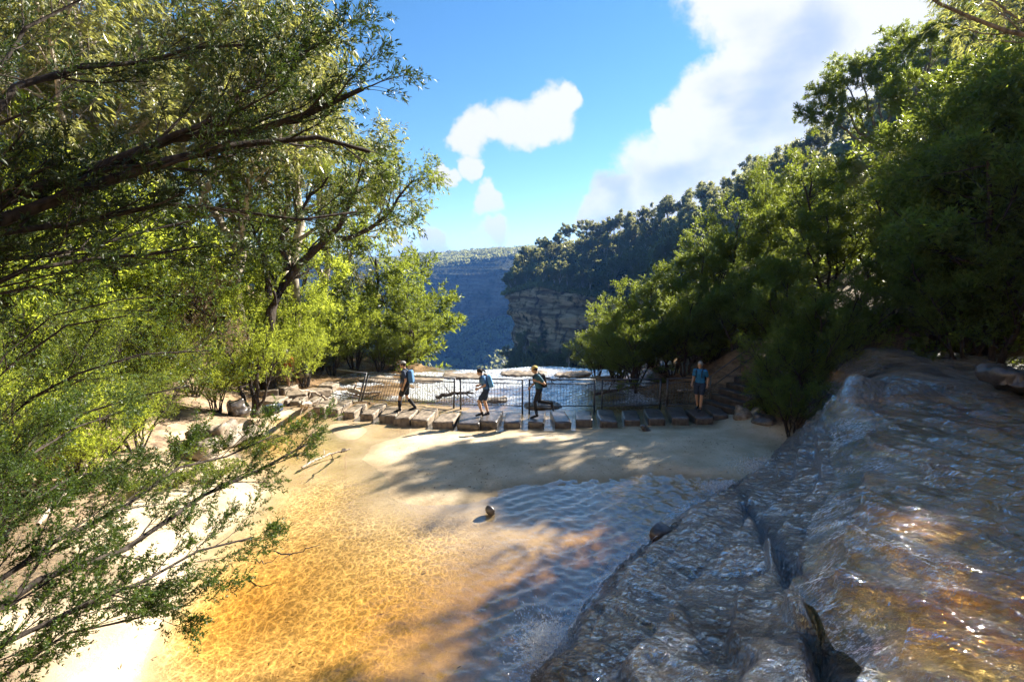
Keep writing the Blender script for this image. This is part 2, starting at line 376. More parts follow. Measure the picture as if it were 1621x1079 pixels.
wet = np.clip(plat + (1 - sstep(Z, .0, .06)) * .8, 0, 1)
gm = mesh_q('ground', np.stack([X, Y, Z], -1), grid_faces(len(gx), len(gy)), True, vattr={'sand': sand, 'rock': rock, 'wet': wet})
tag(obj('ground', gm, M['ground']), kind='structure')

# valley floor out to the horizon
def earth_mat():
    m, t, o = mat('forest_floor'); p = geo_pos(t)
    c = t.mix(t.rng(t.noise(p, .02, 8, .6), .35, .65), (.015, .022, .012), (.05, .06, .03))
    b = t.new('ShaderNodeBsdfPrincipled', inp={'Base Color': c, 'Roughness': .95, 'Specular IOR Level': .1})
    t.l.new(b.outputs[0], o.inputs[0]); return m
M['earth'] = earth_mat()
v = 9000
tag(obj('valley_floor', mesh_q('valley_floor', [(-v,-v,-190),(v,-v,-190),(v,v,-190),(-v,v,-190)], [(0,1,2,3)]), M['earth']), kind='structure')

# ---------------------------------------------------------------- rock shelf of the cascade
rc = []
for (u, v, z) in [(780,1140,-.5),(800,1085,-.35),(850,1045,-.3),(895,990,-.3),(925,948,-.3),(965,900,-.3),(1010,862,-.3),(1060,822,-.3),(1110,785,-.3),(1155,758,-.3),(1195,735,-.3),(1230,712,-.25),
                  (880,1050,.28),(940,962,.27),(985,905,.25),(1032,862,.24),(1085,825,.24),(1130,792,.25),(1175,765,.3),
                  (1000,925,.4),(960,1010,.5),(900,1075,.5),(1050,1000,.8),(1100,900,.65),(1150,1000,.98),(1100,1079,1.0),(1250,1079,1.2),(1200,930,.95),(1120,830,.42),(1170,810,.55),(1190,860,.85),
                  (1230,800,.85),(1250,765,.8),(1215,765,.5),(1300,900,1.55),(1340,1000,1.6),(1290,820,1.35),(1310,720,1.35),(1270,700,.8),(1290,660,1.2),(1320,640,1.7),(1350,650,1.85),(1385,700,1.86),(1380,800,1.84),(1345,870,1.84),(1330,960,1.75),
                  (1450,700,1.86),(1500,800,1.8),(1450,900,1.84),(1600,1000,1.78),(1450,1050,1.84),(1600,700,1.85),(1600,850,1.75),(1400,640,1.95),(1500,650,1.85),
                  (1330,562,2.45),(1400,552,2.5),(1400,592,2.35),(1500,568,2.45),(1600,552,2.6),(1550,600,2.25),(1450,620,2.2),(1340,600,2.4)]:
    p = onz(u, v, z); rc.append((p[0], p[1], z))
rc += [(6,2,1.85),(10,5,1.9),(12,8,2.0),(3.2,2.2,1.8),(2,1.8,1.8),(1,3,.9),(1.2,4.4,.75),(11,16.5,2.25),(12.2,18.5,2.4),(9.0,16.3,.2),(9.9,18,.3),(8.6,16,.3),(8.3,14.8,-.1),(13,14,2.5),(15,17,2.7),(17,12,3.0),(16,6,2.6),(8,0,2.2),(4,0,2.2),(12,0,2.6),(17,0,3),(0,1.5,1.2),(-.6,4.4,-.5)]
r0 = RBF(rc, .18)
def polydist(X, Y, line):
    d = np.full(X.shape, 1e9); sgn = np.zeros(X.shape)
    for a, b in zip(line[:-1], line[1:]):
        ax, ay = a[:2]; bx, by = b[:2]; L2 = (bx-ax)**2 + (by-ay)**2
        t = np.clip(((X-ax)*(bx-ax) + (Y-ay)*(by-ay)) / L2, 0, 1)
        dd = np.hypot(X-ax-t*(bx-ax), Y-ay-t*(by-ay)); cr = (bx-ax)*(Y-ay) - (by-ay)*(X-ax)
        w_ = dd < d; sgn = np.where(w_, np.sign(cr), sgn); d = np.minimum(d, dd)
    return d, sgn
cracks = [([onz(u, v, z) for u, v, z in [(1180,808,.55),(1215,860,.9),(1245,920,1.1),(1290,1000,1.35),(1310,1090,1.5)]], .26, .10, .16),
          ([onz(u, v, z) for u, v, z in [(930,948,.2),(980,972,.5),(1060,1000,.8)]], .14, .05, .0),
          ([onz(u, v, z) for u, v, z in [(1000,885,.3),(1080,905,.6),(1150,925,.85)]], .05, .05, .0),
          ([onz(u, v, z) for u, v, z in [(1120,1040,1),(1075,960,.75),(1110,900,.65)]], .04, .05, .0),
          ([onz(u, v, z) for u, v, z in [(1405,600,2.3),(1390,650,1.95),(1378,700,1.9)]], .07, .06, .0),
          ([onz(u, v, z) for u, v, z in [(1300,640,1.4),(1345,610,2.1),(1420,600,2.3),(1500,610,2.3),(1620,640,2.2)]], .12, .10, .0)]
def rock_z(X, Y):
    z = r0(X, Y)
    steps = z * 3.1 + fbm(X, Y, .5, 3, 61) * 1.1
    fr = steps - np.floor(steps)
    z = z + ((sstep(fr, .43, .57) - fr) / 3.1) * .75 * sstep(z, .1, .4) * (1 - sstep(z, 1.6, 1.85) * .8)
    z = z + fbm(X, Y, .9, 3, 71) * .12 + fbm(X, Y, 3.1, 4, 75) * .06 * (1 - sstep(z, 1.6, 1.8) * .5) + fbm(X * .7 - Y * .7, (X + Y) * 2.2, 4, 4, 79) * .022
    ca, sa = math.cos(R(-42)), math.sin(R(-42)); al = X * ca + Y * sa; ac = -X * sa + Y * ca + .35 * fbm(X, Y, .8, 2, 12)
    rid = lambda f, g_, s_: (1 - np.abs(2 * vnoise(ac * f, al * g_, s_)) * 2)
    film = sstep(z, .12, .4) * (.35 + .65 * sstep(fbm(X, Y, .7, 3, 15), -.25, .15)) * (1 - .97 * sstep(z, 1.62, 1.78) * (1 - sstep(z, 2.0, 2.2)))
    z = z + film * (.036 * rid(2.2, .9, 41) + .024 * rid(5.0, 2.0, 42) + .010 * rid(11, 5, 43) + .0035 * rid(23, 11, 44))
    for line, dep, wd, stp in cracks:
        d, s = polydist(X, Y, line); z = z - dep * np.exp(-(d / wd) ** 2)
        if stp: z = z + np.where(s < 0, stp, 0) * np.exp(-(d / 1.0) ** 2)
    return z
rx = np.unique(np.round(np.concatenate([np.arange(-1.2, 7.0, .018), np.arange(7.0, 10.4, .03), np.arange(10.4, 18, .08)]), 4))
ry = np.unique(np.round(np.concatenate([np.arange(0.8, 3, .08), np.arange(3, 11, .018), np.arange(11, 15.5, .03), np.arange(15.5, 19, .07)]), 4))
X, Y = np.meshgrid(rx, ry, indexing='ij'); Z = rock_z(X, Y)
up = sstep(X + Y * .05, 3.9, 4.6) * (1 - sstep(Z, 1.98, 2.15)) * sstep(Z, 1.6, 1.75)
flow = np.clip(.75 + fbm(X, Y, .8, 3, 5) * .8, 0, 1)
V = np.stack([X, Y, Z], -1); F = grid_faces(len(rx), len(ry))
keep = (Z.reshape(-1)[F] > -.75).any(1) & ~((X.reshape(-1)[F] < .9) & (Y.reshape(-1)[F] < 3.2)).all(1)
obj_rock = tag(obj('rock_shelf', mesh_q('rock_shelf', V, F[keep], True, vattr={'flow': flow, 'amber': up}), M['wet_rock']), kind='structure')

# upper stream: sheet of water sliding over the shelf and falling at its lip
def wavesum(X, Y, spec, s=1):
    r = 0
    rg = np.random.default_rng(s)
    for (lam, amp, ang) in spec:
        for k in range(4):
            a = ang + rg.normal(0, .28); l = lam * rg.uniform(.75, 1.3)
            ph = 2 * np.pi * ((X * math.cos(a) + Y * math.sin(a)) / l) + rg.uniform(0, 6.28) + 2.2 * fbm(X, Y, .5, 2, int(rg.integers(999)))
            r = r + amp * .5 * np.sin(ph)
    return r
sx = cat(np.arange(3.0, 7.5, .024), np.arange(7.5, 14.5, .045)); sy = cat(np.arange(1.6, 3, .06), np.arange(3, 9, .024), np.arange(9, 14.5, .04))
X, Y = np.meshgrid(sx, sy, indexing='ij')
Zr = r0(X, Y)
lip = sstep(Zr, 1.55, 1.8)
Zs = 1.965 - .0 * X + wavesum(X, Y, [(1.1, .040, .65), (.50, .042, .7), (.26, .022, .6), (.14, .008, .8)], 3) * (.6 + .8 * sstep(-fbm(X, Y, .4, 2, 77), -.2, .3))
Zs = np.where(Zr < 1.78, np.minimum(Zs, Zr + .10 + (Zs - 1.965) * .6), Zs)
V = np.stack([X, Y, Zs], -1); F = grid_faces(len(sx), len(sy))
kk = ((Zr.reshape(-1)[F] > 1.35).all(1)) & ((Zr.reshape(-1)[F] < 2.25).all(1))
dep = np.clip(Zs - rock_z(X, Y), 0, 1) * 1.6
tag(obj('stream_water', mesh_q('stream_water', V, F[kk], True, vattr={'depth': dep, 'rough': np.ones_like(X), 'foam_glint': np.clip(1.0 * sstep(-Zr, -1.79, -1.62) * sstep(fbm(X, Y, 1.2, 3, 31), -.3, .1) + .75 * np.exp(-((X - 4.25) / .4) ** 2 - ((Y - 5.2) / .8) ** 2), 0, 1)}), M['stream_water']), kind='structure')

# pool water
px = np.arange(-11, 9.2, .05); py = cat(np.arange(3.4, 17.5, .05), np.arange(17.5, 27.2, .09))
X, Y = np.meshgrid(px, py, indexing='ij')
ruf = sstep(X - .25 * (Y - 8), -2.2, 1.5) * (1 - sstep(Y, 13.0, 15.5)); ruf = np.clip(ruf + .12 + sstep(Y, 18, 19) * .9, 0, 1)
rr = np.hypot(X - 6.6, Y - 11.4)
Zw = wavesum(X, Y, [(.55, .010, 1.9), (.30, .012, 2.3), (.19, .009, 1.3), (.12, .004, 2.0)], 8) * ruf
Zw = Zw + .011 * np.sin(rr * 2 * np.pi / .46 + fbm(X, Y, .6, 2, 4) * 3) * np.exp(-((rr - 2.4) / 1.6) ** 2) * ruf
gz = ground_z(X, Y)
dep = np.clip(Zw - gz, 0, 2) * 1.0
foot = [onz(u, v, 0) for u, v in [(820,1079),(880,1010),(930,950),(980,890),(1030,850),(1100,795),(1150,765),(1200,742),(1250,705)]]
fd, _ = polydist(X, Y, foot)
foam_glint = 1.3 * np.exp(-(fd / .20) ** 2) * (.4 + sstep(fbm(X, Y, .8, 3, 91), -.1, .2)) + 1.8 * np.exp(-(np.hypot(X - 6.0, Y - 12.6) / .8) ** 2) + 1.7 * np.exp(-(np.hypot((X - .35) * .8, (Y - 6.35)) / .33) ** 2) + 1.9 * sstep(Y, 18.6, 20) * sstep(fbm(X, Y * 1.5, .35, 3, 92) + sstep(X, -5, 0) * .2, -.15, .2)  # foam at the rock foot; white over the platform paints sun glints
foam_glint = np.clip(foam_glint, 0, 1.9)
V = np.stack([X, Y, Zw], -1); F = grid_faces(len(px), len(py))
kk = (Y.reshape(-1)[F] < edge_y(X.reshape(-1)[F]) + .25).all(1) & (gz.reshape(-1)[F] < .3).any(1)
tag(obj('pool_water', mesh_q('pool_water', V, F[kk], True, vattr={'depth': dep, 'rough': .25 + ruf, 'foam_glint': foam_glint}), M['pool_water']), kind='structure')

# ================================================================ vegetation
def nrm(a): return a / (np.linalg.norm(a, axis=-1, keepdims=True) + 1e-9)
def spawn(P, Rr, n, t0, t1, ang, ln, K, up, wob, rng, short=.5, rs=.5, flat=0.0, tip=.25, angj=.25):
    """n children on each of N parent polylines (N,K,3) with radii (N,K)"""
    N, Kp, _ = P.shape
    t = (t0 + (t1 - t0) * (np.arange(n)[None, :] + rng.uniform(0, 1, (N, n))) / n)
    f = t * (Kp - 1); i = np.minimum(f.astype(int), Kp - 2); fr = (f - i)[..., None]
    a = np.arange(N)[:, None]
    p = P[a, i] * (1 - fr) + P[a, i + 1] * fr
    rad = Rr[a, i] * (1 - fr[..., 0]) + Rr[a, i + 1] * fr[..., 0]
    tan = nrm(P[a, i + 1] - P[a, i])
    perp = np.cross(rng.normal(size=tan.shape), tan); perp[..., 2] *= (1 - flat); perp = nrm(perp)
    an = ang * (1 + rng.normal(0, angj, (N, n)))[..., None]
    d = nrm(tan * np.cos(an) + perp * np.sin(an))
    L = ln * (1 - short * t) * rng.uniform(.65, 1.3, (N, n))
    M_ = N * n; d = d.reshape(M_, 3); p = p.reshape(M_, 3); L = L.reshape(M_, 1)
    out_ = np.zeros((M_, K, 3)); out_[:, 0] = p
    for k in range(1, K):
        d = nrm(d + wob * rng.normal(size=d.shape) + np.array([0, 0, up])); p = p + d * L / (K - 1); out_[:, k] = p
    r = (rad.reshape(M_, 1) * rs) * np.linspace(1, tip, K)[None, :]
    return out_, r
def tubes(P, Rr, S_=5):
    N, K, _ = P.shape
    T = np.zeros_like(P); T[:, 1:-1] = P[:, 2:] - P[:, :-2]; T[:, 0] = P[:, 1] - P[:, 0]; T[:, -1] = P[:, -1] - P[:, -2]
    T = nrm(T); ref = np.array([.31, .22, .925]); A = nrm(np.cross(T, ref)); bad = np.abs((T * ref).sum(-1)) > .97
    A[bad] = nrm(np.cross(T[bad], np.array([1., 0, 0]))); B = np.cross(T, A)
    th = np.arange(S_) * 2 * np.pi / S_
    V = P[:, :, None, :] + Rr[:, :, None, None] * (A[:, :, None, :] * np.cos(th)[:, None] + B[:, :, None, :] * np.sin(th)[:, None])
    base = (np.arange(N)[:, None, None] * K + np.arange(K - 1)[None, :, None]) * S_; s = np.arange(S_)[None, None, :]; s2 = (s + 1) % S_
    F = np.stack([base + s, base + s2, base + S_ + s2, base + S_ + s], -1).reshape(-1, 4)
    return V.reshape(-1, 3), F
def leaves(P, per, L, Wd, rng, ang=.9, t0=.1, droop=0.0, jit=.0, upn=0.0):
    """rhombic leaf blades along the twigs"""
    N, K, _ = P.shape
    t = t0 + (1 - t0) * rng.uniform(0, 1, (N, per)); f = t * (K - 1); i = np.minimum(f.astype(int), K - 2); fr = (f - i)[..., None]
    a = np.arange(N)[:, None]
    p = (P[a, i] * (1 - fr) + P[a, i + 1] * fr).reshape(-1, 3); tan = nrm(P[a, i + 1] - P[a, i]).reshape(-1, 3)
    if jit: p = p + rng.normal(0, jit, p.shape)
    perp = nrm(np.cross(rng.normal(size=tan.shape), tan)); an = ang * (1 + rng.normal(0, .3, (len(tan), 1)))
    d = tan * np.cos(an) + perp * np.sin(an); d[:, 2] -= droop; d = nrm(d)
    q = rng.normal(size=d.shape); q[:, :2] *= (1 - upn) if upn else 1
    s = nrm(np.cross(d, q)); n_ = np.cross(d, s)
    l = (L * rng.uniform(.6, 1.25, (len(d), 1))); w_ = Wd * rng.uniform(.7, 1.25, (len(d), 1))
    m_ = p + d * l * .45 + n_ * l * .05
    V = np.stack([p, m_ + s * w_ * .5, p + d * l - n_ * l * .06, m_ - s * w_ * .5], 1)
    return V.reshape(-1, 3), np.arange(len(d) * 4).reshape(-1, 4)
def merge(*vf):
    Vs, Fs, o = [], [], 0
    for V, F in vf: Vs.append(V); Fs.append(F + o); o += len(V)
    return np.concatenate(Vs), np.concatenate(Fs)
def poly(pts, K, rng=None, wob=0.0):
    pts = np.array(pts, float); d = np.r_[0, np.cumsum(np.linalg.norm(np.diff(pts, axis=0), axis=1))]
    t = np.linspace(0, d[-1], K); P = np.stack([np.interp(t, d, pts[:, k]) for k in range(3)], -1)
    for _ in range(2): P[1:-1] = (P[:-2] + 2 * P[1:-1] + P[2:]) / 4
    if rng is not None and wob: P[1:-1] += rng.normal(0, wob, P[1:-1].shape)
    return P

class Kind:
    pass
def make_kind(name, seed, trunks, r0_, levels, lf, wood, leaf, S_=6, tubelv=3):
    """trunks: list of point lists. returns shared meshes (trunk, crown)"""
    rng = np.random.default_rng(seed)
    P = np.stack([poly(t, 10, rng, .012 * np.linalg.norm(np.array(t[-1]) - np.array(t[0]))) for t in trunks])
    Rr = np.array([r0_] * len(trunks))[:, None] * np.linspace(1, .28, 10)[None, :] if np.isscalar(r0_) else np.array(r0_)[:, None] * np.linspace(1, .28, 10)[None, :]
    Rr = np.maximum(Rr, .004); Rr[:, 0] *= 1.35
    parts = [tubes(P, Rr, S_)]
    allP = [(P, Rr)]
    for li, lv in enumerate(levels):
        lv = dict(lv); src = lv.pop('src', None)
        Pp, Rp = allP[-1] if src is None else allP[src]
        P, Rr = spawn(Pp, Rp, rng=rng, **lv); allP.append((P, Rr))
        if li < tubelv: parts.append(tubes(P, Rr, 5 if li == 0 else 3))
    lV = []
    for L in (lf if isinstance(lf, list) else [lf]):
        L = dict(L); src = L.pop('src', -1); lV.append(leaves(allP[src][0], rng=rng, **L))
    V, F = merge(*parts); k = Kind(); k.name = name
    k.trunk = mesh_q(name + '_trunk', V, F, True); k.trunk.materials.append(M[wood])
    V, F = merge(*lV); k.crown = mesh_q(name + '_crown', V, F, False, fattr={'rnd': rng.uniform(0, 1, len(F))}); k.crown.materials.append(M[leaf])
    k.nleaf = len(F); return k
def place(kind, name, loc, rz=0.0, sc=1.0, label=None, cat_=None, group=None, tilt=(0, 0), leaf=None, wood=None):
    e = bpy.data.objects.new(name, None); COL.objects.link(e); e.location = [float(q) for q in loc]
    e.rotation_euler = (tilt[0], tilt[1], rz); e.scale = (sc, sc, sc) if np.isscalar(sc) else sc; e.empty_display_size = .1
    tag(e, label, cat_, group)
    for nm, me, ov in (('trunk', kind.trunk, wood), ('crown', kind.crown, leaf)):
        c = bpy.data.objects.new(nm, me); COL.objects.link(c); c.parent = e
        if ov: c.material_slots[0].link = 'OBJECT'; c.material_slots[0].material = M[ov]
    return e

# --- kinds of plants
def ring(n, h, spread, rng, lean=0.0, base=.1):
    r = []
    for i in range(n):
        a = 2 * math.pi * (i + rng.uniform(-.3, .3)) / n; s = spread * rng.uniform(.6, 1.15); hh = h * rng.uniform(.75, 1.1)
        c, s_ = math.cos(a), math.sin(a)
        r.append([(c * base, s_ * base, -.15), (c * s * .3, s_ * s * .3, hh * .4), (c * s * .7 + lean, s_ * s * .7, hh * .75), (c * s + lean, s_ * s, hh)])
    return r
g = np.random.default_rng(5)
KD = {}
# feathery tea-tree shrub, about 2.4 m tall
for i in range(3):
    KD['tea%d' % i] = make_kind('tea_tree', 10 + i, ring(7, 2.1, 1.35, g), .035,
        [dict(n=9, t0=.2, t1=1, ang=.75, ln=1.0, K=6, up=.10, wob=.12, short=.45, rs=.5),
         dict(n=9, t0=.15, t1=1, ang=.6, ln=.48, K=5, up=.10, wob=.12, short=.4, rs=.5),
         dict(n=5, t0=.1, t1=1, ang=.6, ln=.22, K=3, up=.08, wob=.1, short=.3, rs=.5)],
        [dict(per=7, L=.062, Wd=.017, ang=.75, t0=.0)], 'bark_dark', 'leaf_lime', tubelv=2)
# small spreading wattle / tea-tree with layered plates, about 5 m
for i in range(3):
    KD['plate%d' % i] = make_kind('layer_tree', 20 + i, [[(0, 0, -.3), (.1, 0, 1.6), (-.1 + .3 * i, .2, 3.2), (.4 * i - .3, .1, 4.8)], [(0, .1, -.3), (.5, .3, 1.4), (1.1, .5, 2.8), (1.6, .5, 3.9)], [(0, 0, -.3), (-.5, -.3, 1.3), (-1.0, -.5, 2.5), (-1.5, -.7, 3.6)]], .10,
        [dict(n=11, t0=.25, t1=1, ang=1.1, ln=2.5, K=8, up=.03, wob=.09, short=.5, rs=.5, flat=.6),
         dict(n=10, t0=.25, t1=1, ang=.75, ln=.95, K=5, up=.05, wob=.10, short=.5, rs=.45, flat=.85),
         dict(n=7, t0=.1, t1=1, ang=.65, ln=.40, K=4, up=.05, wob=.12, short=.4, rs=.5, flat=.4)],
        [dict(per=11, L=.13, Wd=.034, ang=.8, t0=.0)], 'bark_dark', 'leaf_mid', tubelv=3)
# gum with drooping leaf clusters, about 9 m
for i in range(2):
    KD['gum%d' % i] = make_kind('gum_tree', 30 + i, [[(0, 0, -.4), (.15, .1, 2.8), (-.1, .3, 5.5), (.3 - .5 * i, .1, 8.6)], [(.05, 0, 2.0), (.9, .2, 3.8), (1.7, .5, 5.4), (2.2, .4, 7.2)], [(0, 0, 3.0), (-.9, -.4, 4.4), (-1.8, -.4, 6.0), (-2.2, -.9, 7.4)]], [.17, .10, .09],
        [dict(n=11, t0=.35, t1=1, ang=.85, ln=2.4, K=8, up=.05, wob=.16, short=.45, rs=.45),
         dict(n=8, t0=.3, t1=1, ang=.7, ln=1.1, K=6, up=.03, wob=.16, short=.4, rs=.45),
         dict(n=6, t0=.3, t1=1, ang=.7, ln=.5, K=4, up=-.10, wob=.15, short=.3, rs=.5)],
        [dict(per=12, L=.18, Wd=.034, ang=.6, t0=.2, droop=.75)], 'bark_pale', 'leaf_gum', tubelv=3)
# umbrella-topped tree, about 9 m
for i in range(2):
    rg = np.random.default_rng(80 + i); tr = [[(0, 0, -.4), (.1, 0, 2), (.2, .1, 4.0), (.1, .1, 6.2)]]
    for q in range(7):
        a = q * .9 + rg.uniform(-.2, .2); rr_ = rg.uniform(2.4, 4.3); c_, s_ = math.cos(a), math.sin(a)
        tr.append([(.15, .05, 3.2 + .25 * q), (c_ * rr_ * .35, s_ * rr_ * .35, 5.2 + .1 * q), (c_ * rr_ * .7, s_ * rr_ * .7, 6.7), (c_ * rr_, s_ * rr_, 7.2 + rg.uniform(-.3, .3))])
    KD['umb%d' % i] = make_kind('umbrella_tree', 40 + i, tr, [.16] + [.07] * 7,
        [dict(n=9, t0=.62, t1=1, ang=.7, ln=1.5, K=6, up=.06, wob=.12, short=.3, rs=.5, flat=.5),
         dict(n=8, t0=.3, t1=1, ang=.7, ln=.75, K=5, up=.10, wob=.12, short=.3, rs=.5, flat=.3),
         dict(n=6, t0=.2, t1=1, ang=.6, ln=.35, K=3, up=.12, wob=.1, short=.3, rs=.5)],
        [dict(per=17, L=.12, Wd=.032, ang=.8, t0=.1)], 'bark_grey', 'leaf_mid', tubelv=3)
# low fern-like ground plant, .6 m
KD['fern0'] = make_kind('fern', 50, [[(0, 0, 0), (math.cos(a) * .2, math.sin(a) * .2, .3), (math.cos(a) * .45, math.sin(a) * .45, .38), (math.cos(a) * .7, math.sin(a) * .7, .2)] for a in np.arange(0, 6.2, .48)], .008,
        [dict(n=30, t0=.12, t1=1, ang=1.2, ln=.18, K=3, up=-.05, wob=.03, short=.6, rs=.5, flat=.8)], [dict(per=9, L=.05, Wd=.02, ang=1.0, t0=.0)], 'bark_dark', 'leaf_mid', tubelv=1)
# distant forest trees, about 11 m: low detail, a few thousand blades
for i in range(4):
    rg = np.random.default_rng(90 + i)
    tr = [[(0, 0, -1), (.2, .1, 3), (.1, -.2, 6), (.4 * (i - 1.5), .2, 10)], [(.1, 0, 3.0), (1.0, .3, 5.6), (1.9, .7, 7.4), (2.4, .8, 8.6)], [(.1, 0, 3.5), (-1.0, -.5, 6), (-1.8, -.9, 7.6), (-2.3, -1.3, 8.4)]]
    KD['far%d' % i] = make_kind('forest_tree', 60 + i, tr, [.2, .12, .12],
        [dict(n=8, t0=.35 + .1 * (i % 2), t1=1, ang=.85, ln=2.6, K=5, up=.08, wob=.18, short=.4, rs=.45),
         dict(n=5, t0=.4, t1=1, ang=.7, ln=1.1, K=3, up=.06, wob=.2, short=.3, rs=.45)],
        [dict(per=34, L=.42, Wd=.26, ang=1.0, t0=.25, jit=.22)], 'bark_pale', 'leaf_far', S_=4, tubelv=1)

# ================================================================ far cliffs and ridges
def strata_mat(name, c1, c2, c3, sc):
    m, t, o = mat(name); p = geo_pos(t); cv = t.attr('cliff').outputs['Fac']
    s = t.noise(t.mapping(p, scale=(.12, .12, 1.0)), sc, 9, .68, .3)
    st = t.noise(t.mapping(p, scale=(1, 1, .10)), sc * .7, 6, .6)
    c = t.mix(t.rng(s, .38, .62), c1, c2)
    c = t.mix(t.math('MULTIPLY', t.rng(st, .5, .66), .85), c, c3)
    fo = t.mix(t.rng(t.noise(p, sc * .8, 8, .7), .35, .65), (.012, .018, .009), (.06, .07, .03))
    c = t.mix(t.math('MULTIPLY', cv, t.rng(t.noise(p, sc * .35, 6, .6), .66, .52)), fo, c)
    b = t.new('ShaderNodeBsdfPrincipled', inp={'Base Color': c, 'Roughness': .9, 'Specular IOR Level': .15})
    t.l.new(t.bump(t.math('ADD', s, t.noise(p, sc, 8, .7)), 1.0, 2.2 / sc), b.inputs['Normal']); t.l.new(b.outputs[0], o.inputs[0]); return m
M['cliff'] = strata_mat('cliff_sandstone', (.20, .13, .075), (.78, .56, .34), (.05, .04, .035), .45)
M['cliff_far'] = strata_mat('cliff_far', (.16, .11, .08), (.36, .28, .22), (.03, .027, .025), .09)
def loft(rows, nu, nv, namp=0.0, nsc=.05, step=0.0, cliffspan=None, seed=0):
    """rows: list of polylines (world points) from near foot to crest; each resampled to nu"""
    Rw = np.stack([poly(r, nu) for r in rows]); n = len(rows)
    v = np.linspace(0, n - 1, nv); i = np.minimum(v.astype(int), n - 2); f = (v - i)[:, None, None]
    P = Rw[i] * (1 - f) + Rw[i + 1] * f
    du = np.gradient(P, axis=1); dv = np.gradient(P, axis=0); N_ = nrm(np.cross(dv, du))
    s = P[..., 0] + P[..., 1] * .7
    nz = fbm(s, P[..., 2] * 1.0, nsc, 5, seed + 3) * namp
    if step: 
        nz = nz + (np.floor(P[..., 2] * .22 + fbm(s, P[..., 2] * 0, .02, 3, seed) * 2) % 2) * step + fbm(s * .2, P[..., 2], .5, 3, seed + 9) * step
    P = P + N_ * nz[..., None]
    cl = np.zeros(nv) if cliffspan is None else sstep(v, cliffspan[0] - .06, cliffspan[0] + .06) * (1 - sstep(v, cliffspan[1] - .06, cliffspan[1] + .06))
    return P, cl
def W3(L): return [aty(u, v, d) for u, v, d in L]
# right-hand ridge with its sandstone nose
ridge_rows = [
    W3([(905,720,262),(800,720,250),(850,700,215),(905,680,190),(1000,660,165),(1100,640,120),(1250,600,85),(1500,560,62),(1750,520,50)]),
    W3([(890,600,300),(800,600,262),(850,592,232),(905,588,210),(1000,560,188),(1100,520,140),(1250,460,98),(1500,380,70),(1750,300,56)]),
    W3([(885,570,310),(812,548,272),(850,556,240),(905,566,222),(1000,535,200),(1100,480,150),(1250,400,105),(1500,300,75),(1750,200,60)]),
    W3([(870,460,330),(797,462,280),(850,446,250),(905,455,235),(1000,470,215),(1100,420,162),(1250,330,112),(1500,200,80),(1750,80,64)]),
    W3([(850,425,345),(806,440,292),(850,415,275),(905,420,262),(1000,410,235),(1100,370,180),(1250,300,125),(1500,140,88),(1750,-30,70)]),
    W3([(845,420,380),(822,412,330),(858,378,312),(915,362,300),(1000,345,270),(1100,316,215),(1250,262,150),(1500,70,98),(1750,-150,78)]),
    W3([(900,420,520),(900,420,480),(900,400,430),(940,380,420),(1020,365,370),(1150,330,290),(1300,280,200),(1550,100,120),(1850,-60,95)])]
for r_, dz_ in ((3, 2), (4, 5), (5, 8), (6, 8)):
    ridge_rows[r_] = [p - np.array([0, 0, dz_ * (.75 if p[1] < 160 else 1.0)]) for p in ridge_rows[r_]]
P, cl = loft(ridge_rows, 300, 170, 3.0, .045, 0, (2, 3), 5)
nv, nu = P.shape[:2]
near_nose = 1 - sstep(np.arange(nu), 160, 185)
clf = cl[:, None] * near_nose[None, :]
# bedding ledges on the exposed face
N_ = nrm(np.cross(np.gradient(P, axis=0), np.gradient(P, axis=1)))
lay = np.floor(P[..., 2] * .33 + fbm(P[..., 0], P[..., 1], .02, 3, 4) * 1.5); lay = _hash(lay, lay * 0, 7) - .5
P = P - N_ * (lay * 2.6 + fbm(P[..., 0] * 1.0, P[..., 2] * 3, .10, 4, 8) * 1.6)[..., None] * clf[..., None]
RIDGE = P
tag(obj('forested_ridge', mesh_q('forested_ridge', P, grid_faces(nv, nu), True, vattr={'cliff': clf}), M['cliff']), kind='structure')
# far plateau wall across the valley
fr_rows = [
    W3([(250,760,700),(450,720,720),(600,700,700),(700,690,680),(800,690,640),(900,680,640),(1050,680,640)]),
    W3([(250,540,980),(450,545,980),(600,548,980),(700,552,960),(800,540,900),(900,540,900),(1050,540,900)]),
    W3([(250,500,1060),(450,500,1060),(600,502,1060),(690,512,1030),(790,505,960),(900,500,960),(1050,500,960)]),
    W3([(250,436,1090),(450,440,1090),(600,446,1090),(690,442,1055),(790,424,985),(900,420,980),(1050,420,980)]),
    W3([(250,412,1250),(450,414,1250),(600,420,1250),(700,415,1240),(790,402,1200),(900,396,1200),(1050,396,1200)]),
    W3([(250,405,1700),(450,407,1700),(600,409,1700),(660,405,1700),(740,399,1700),(840,392,1700),(1050,390,1700)]),
    W3([(250,440,2600),(450,440,2600),(600,440,2600),(700,440,2600),(800,440,2600),(900,440,2600),(1050,440,2600)])]
P, cl = loft(fr_rows, 420, 180, 14, .009, 5, (2.0, 3.0), 15)
tag(obj('far_plateau', mesh_q('far_plateau', P, grid_faces(*P.shape[:2]), True, vattr={'cliff': np.repeat(cl[:, None], P.shape[1], 1)}), M['cliff_far']), kind='structure')
FARP = P

def scatter_far(P, n, rng, vmin, vmax, umin, umax):
    nv, nu = P.shape[:2]; v = rng.uniform(vmin, vmax, n) * (nv - 1); u = rng.uniform(umin, umax, n) * (nu - 1)
    i = v.astype(int); j = u.astype(int); return P[i, j]
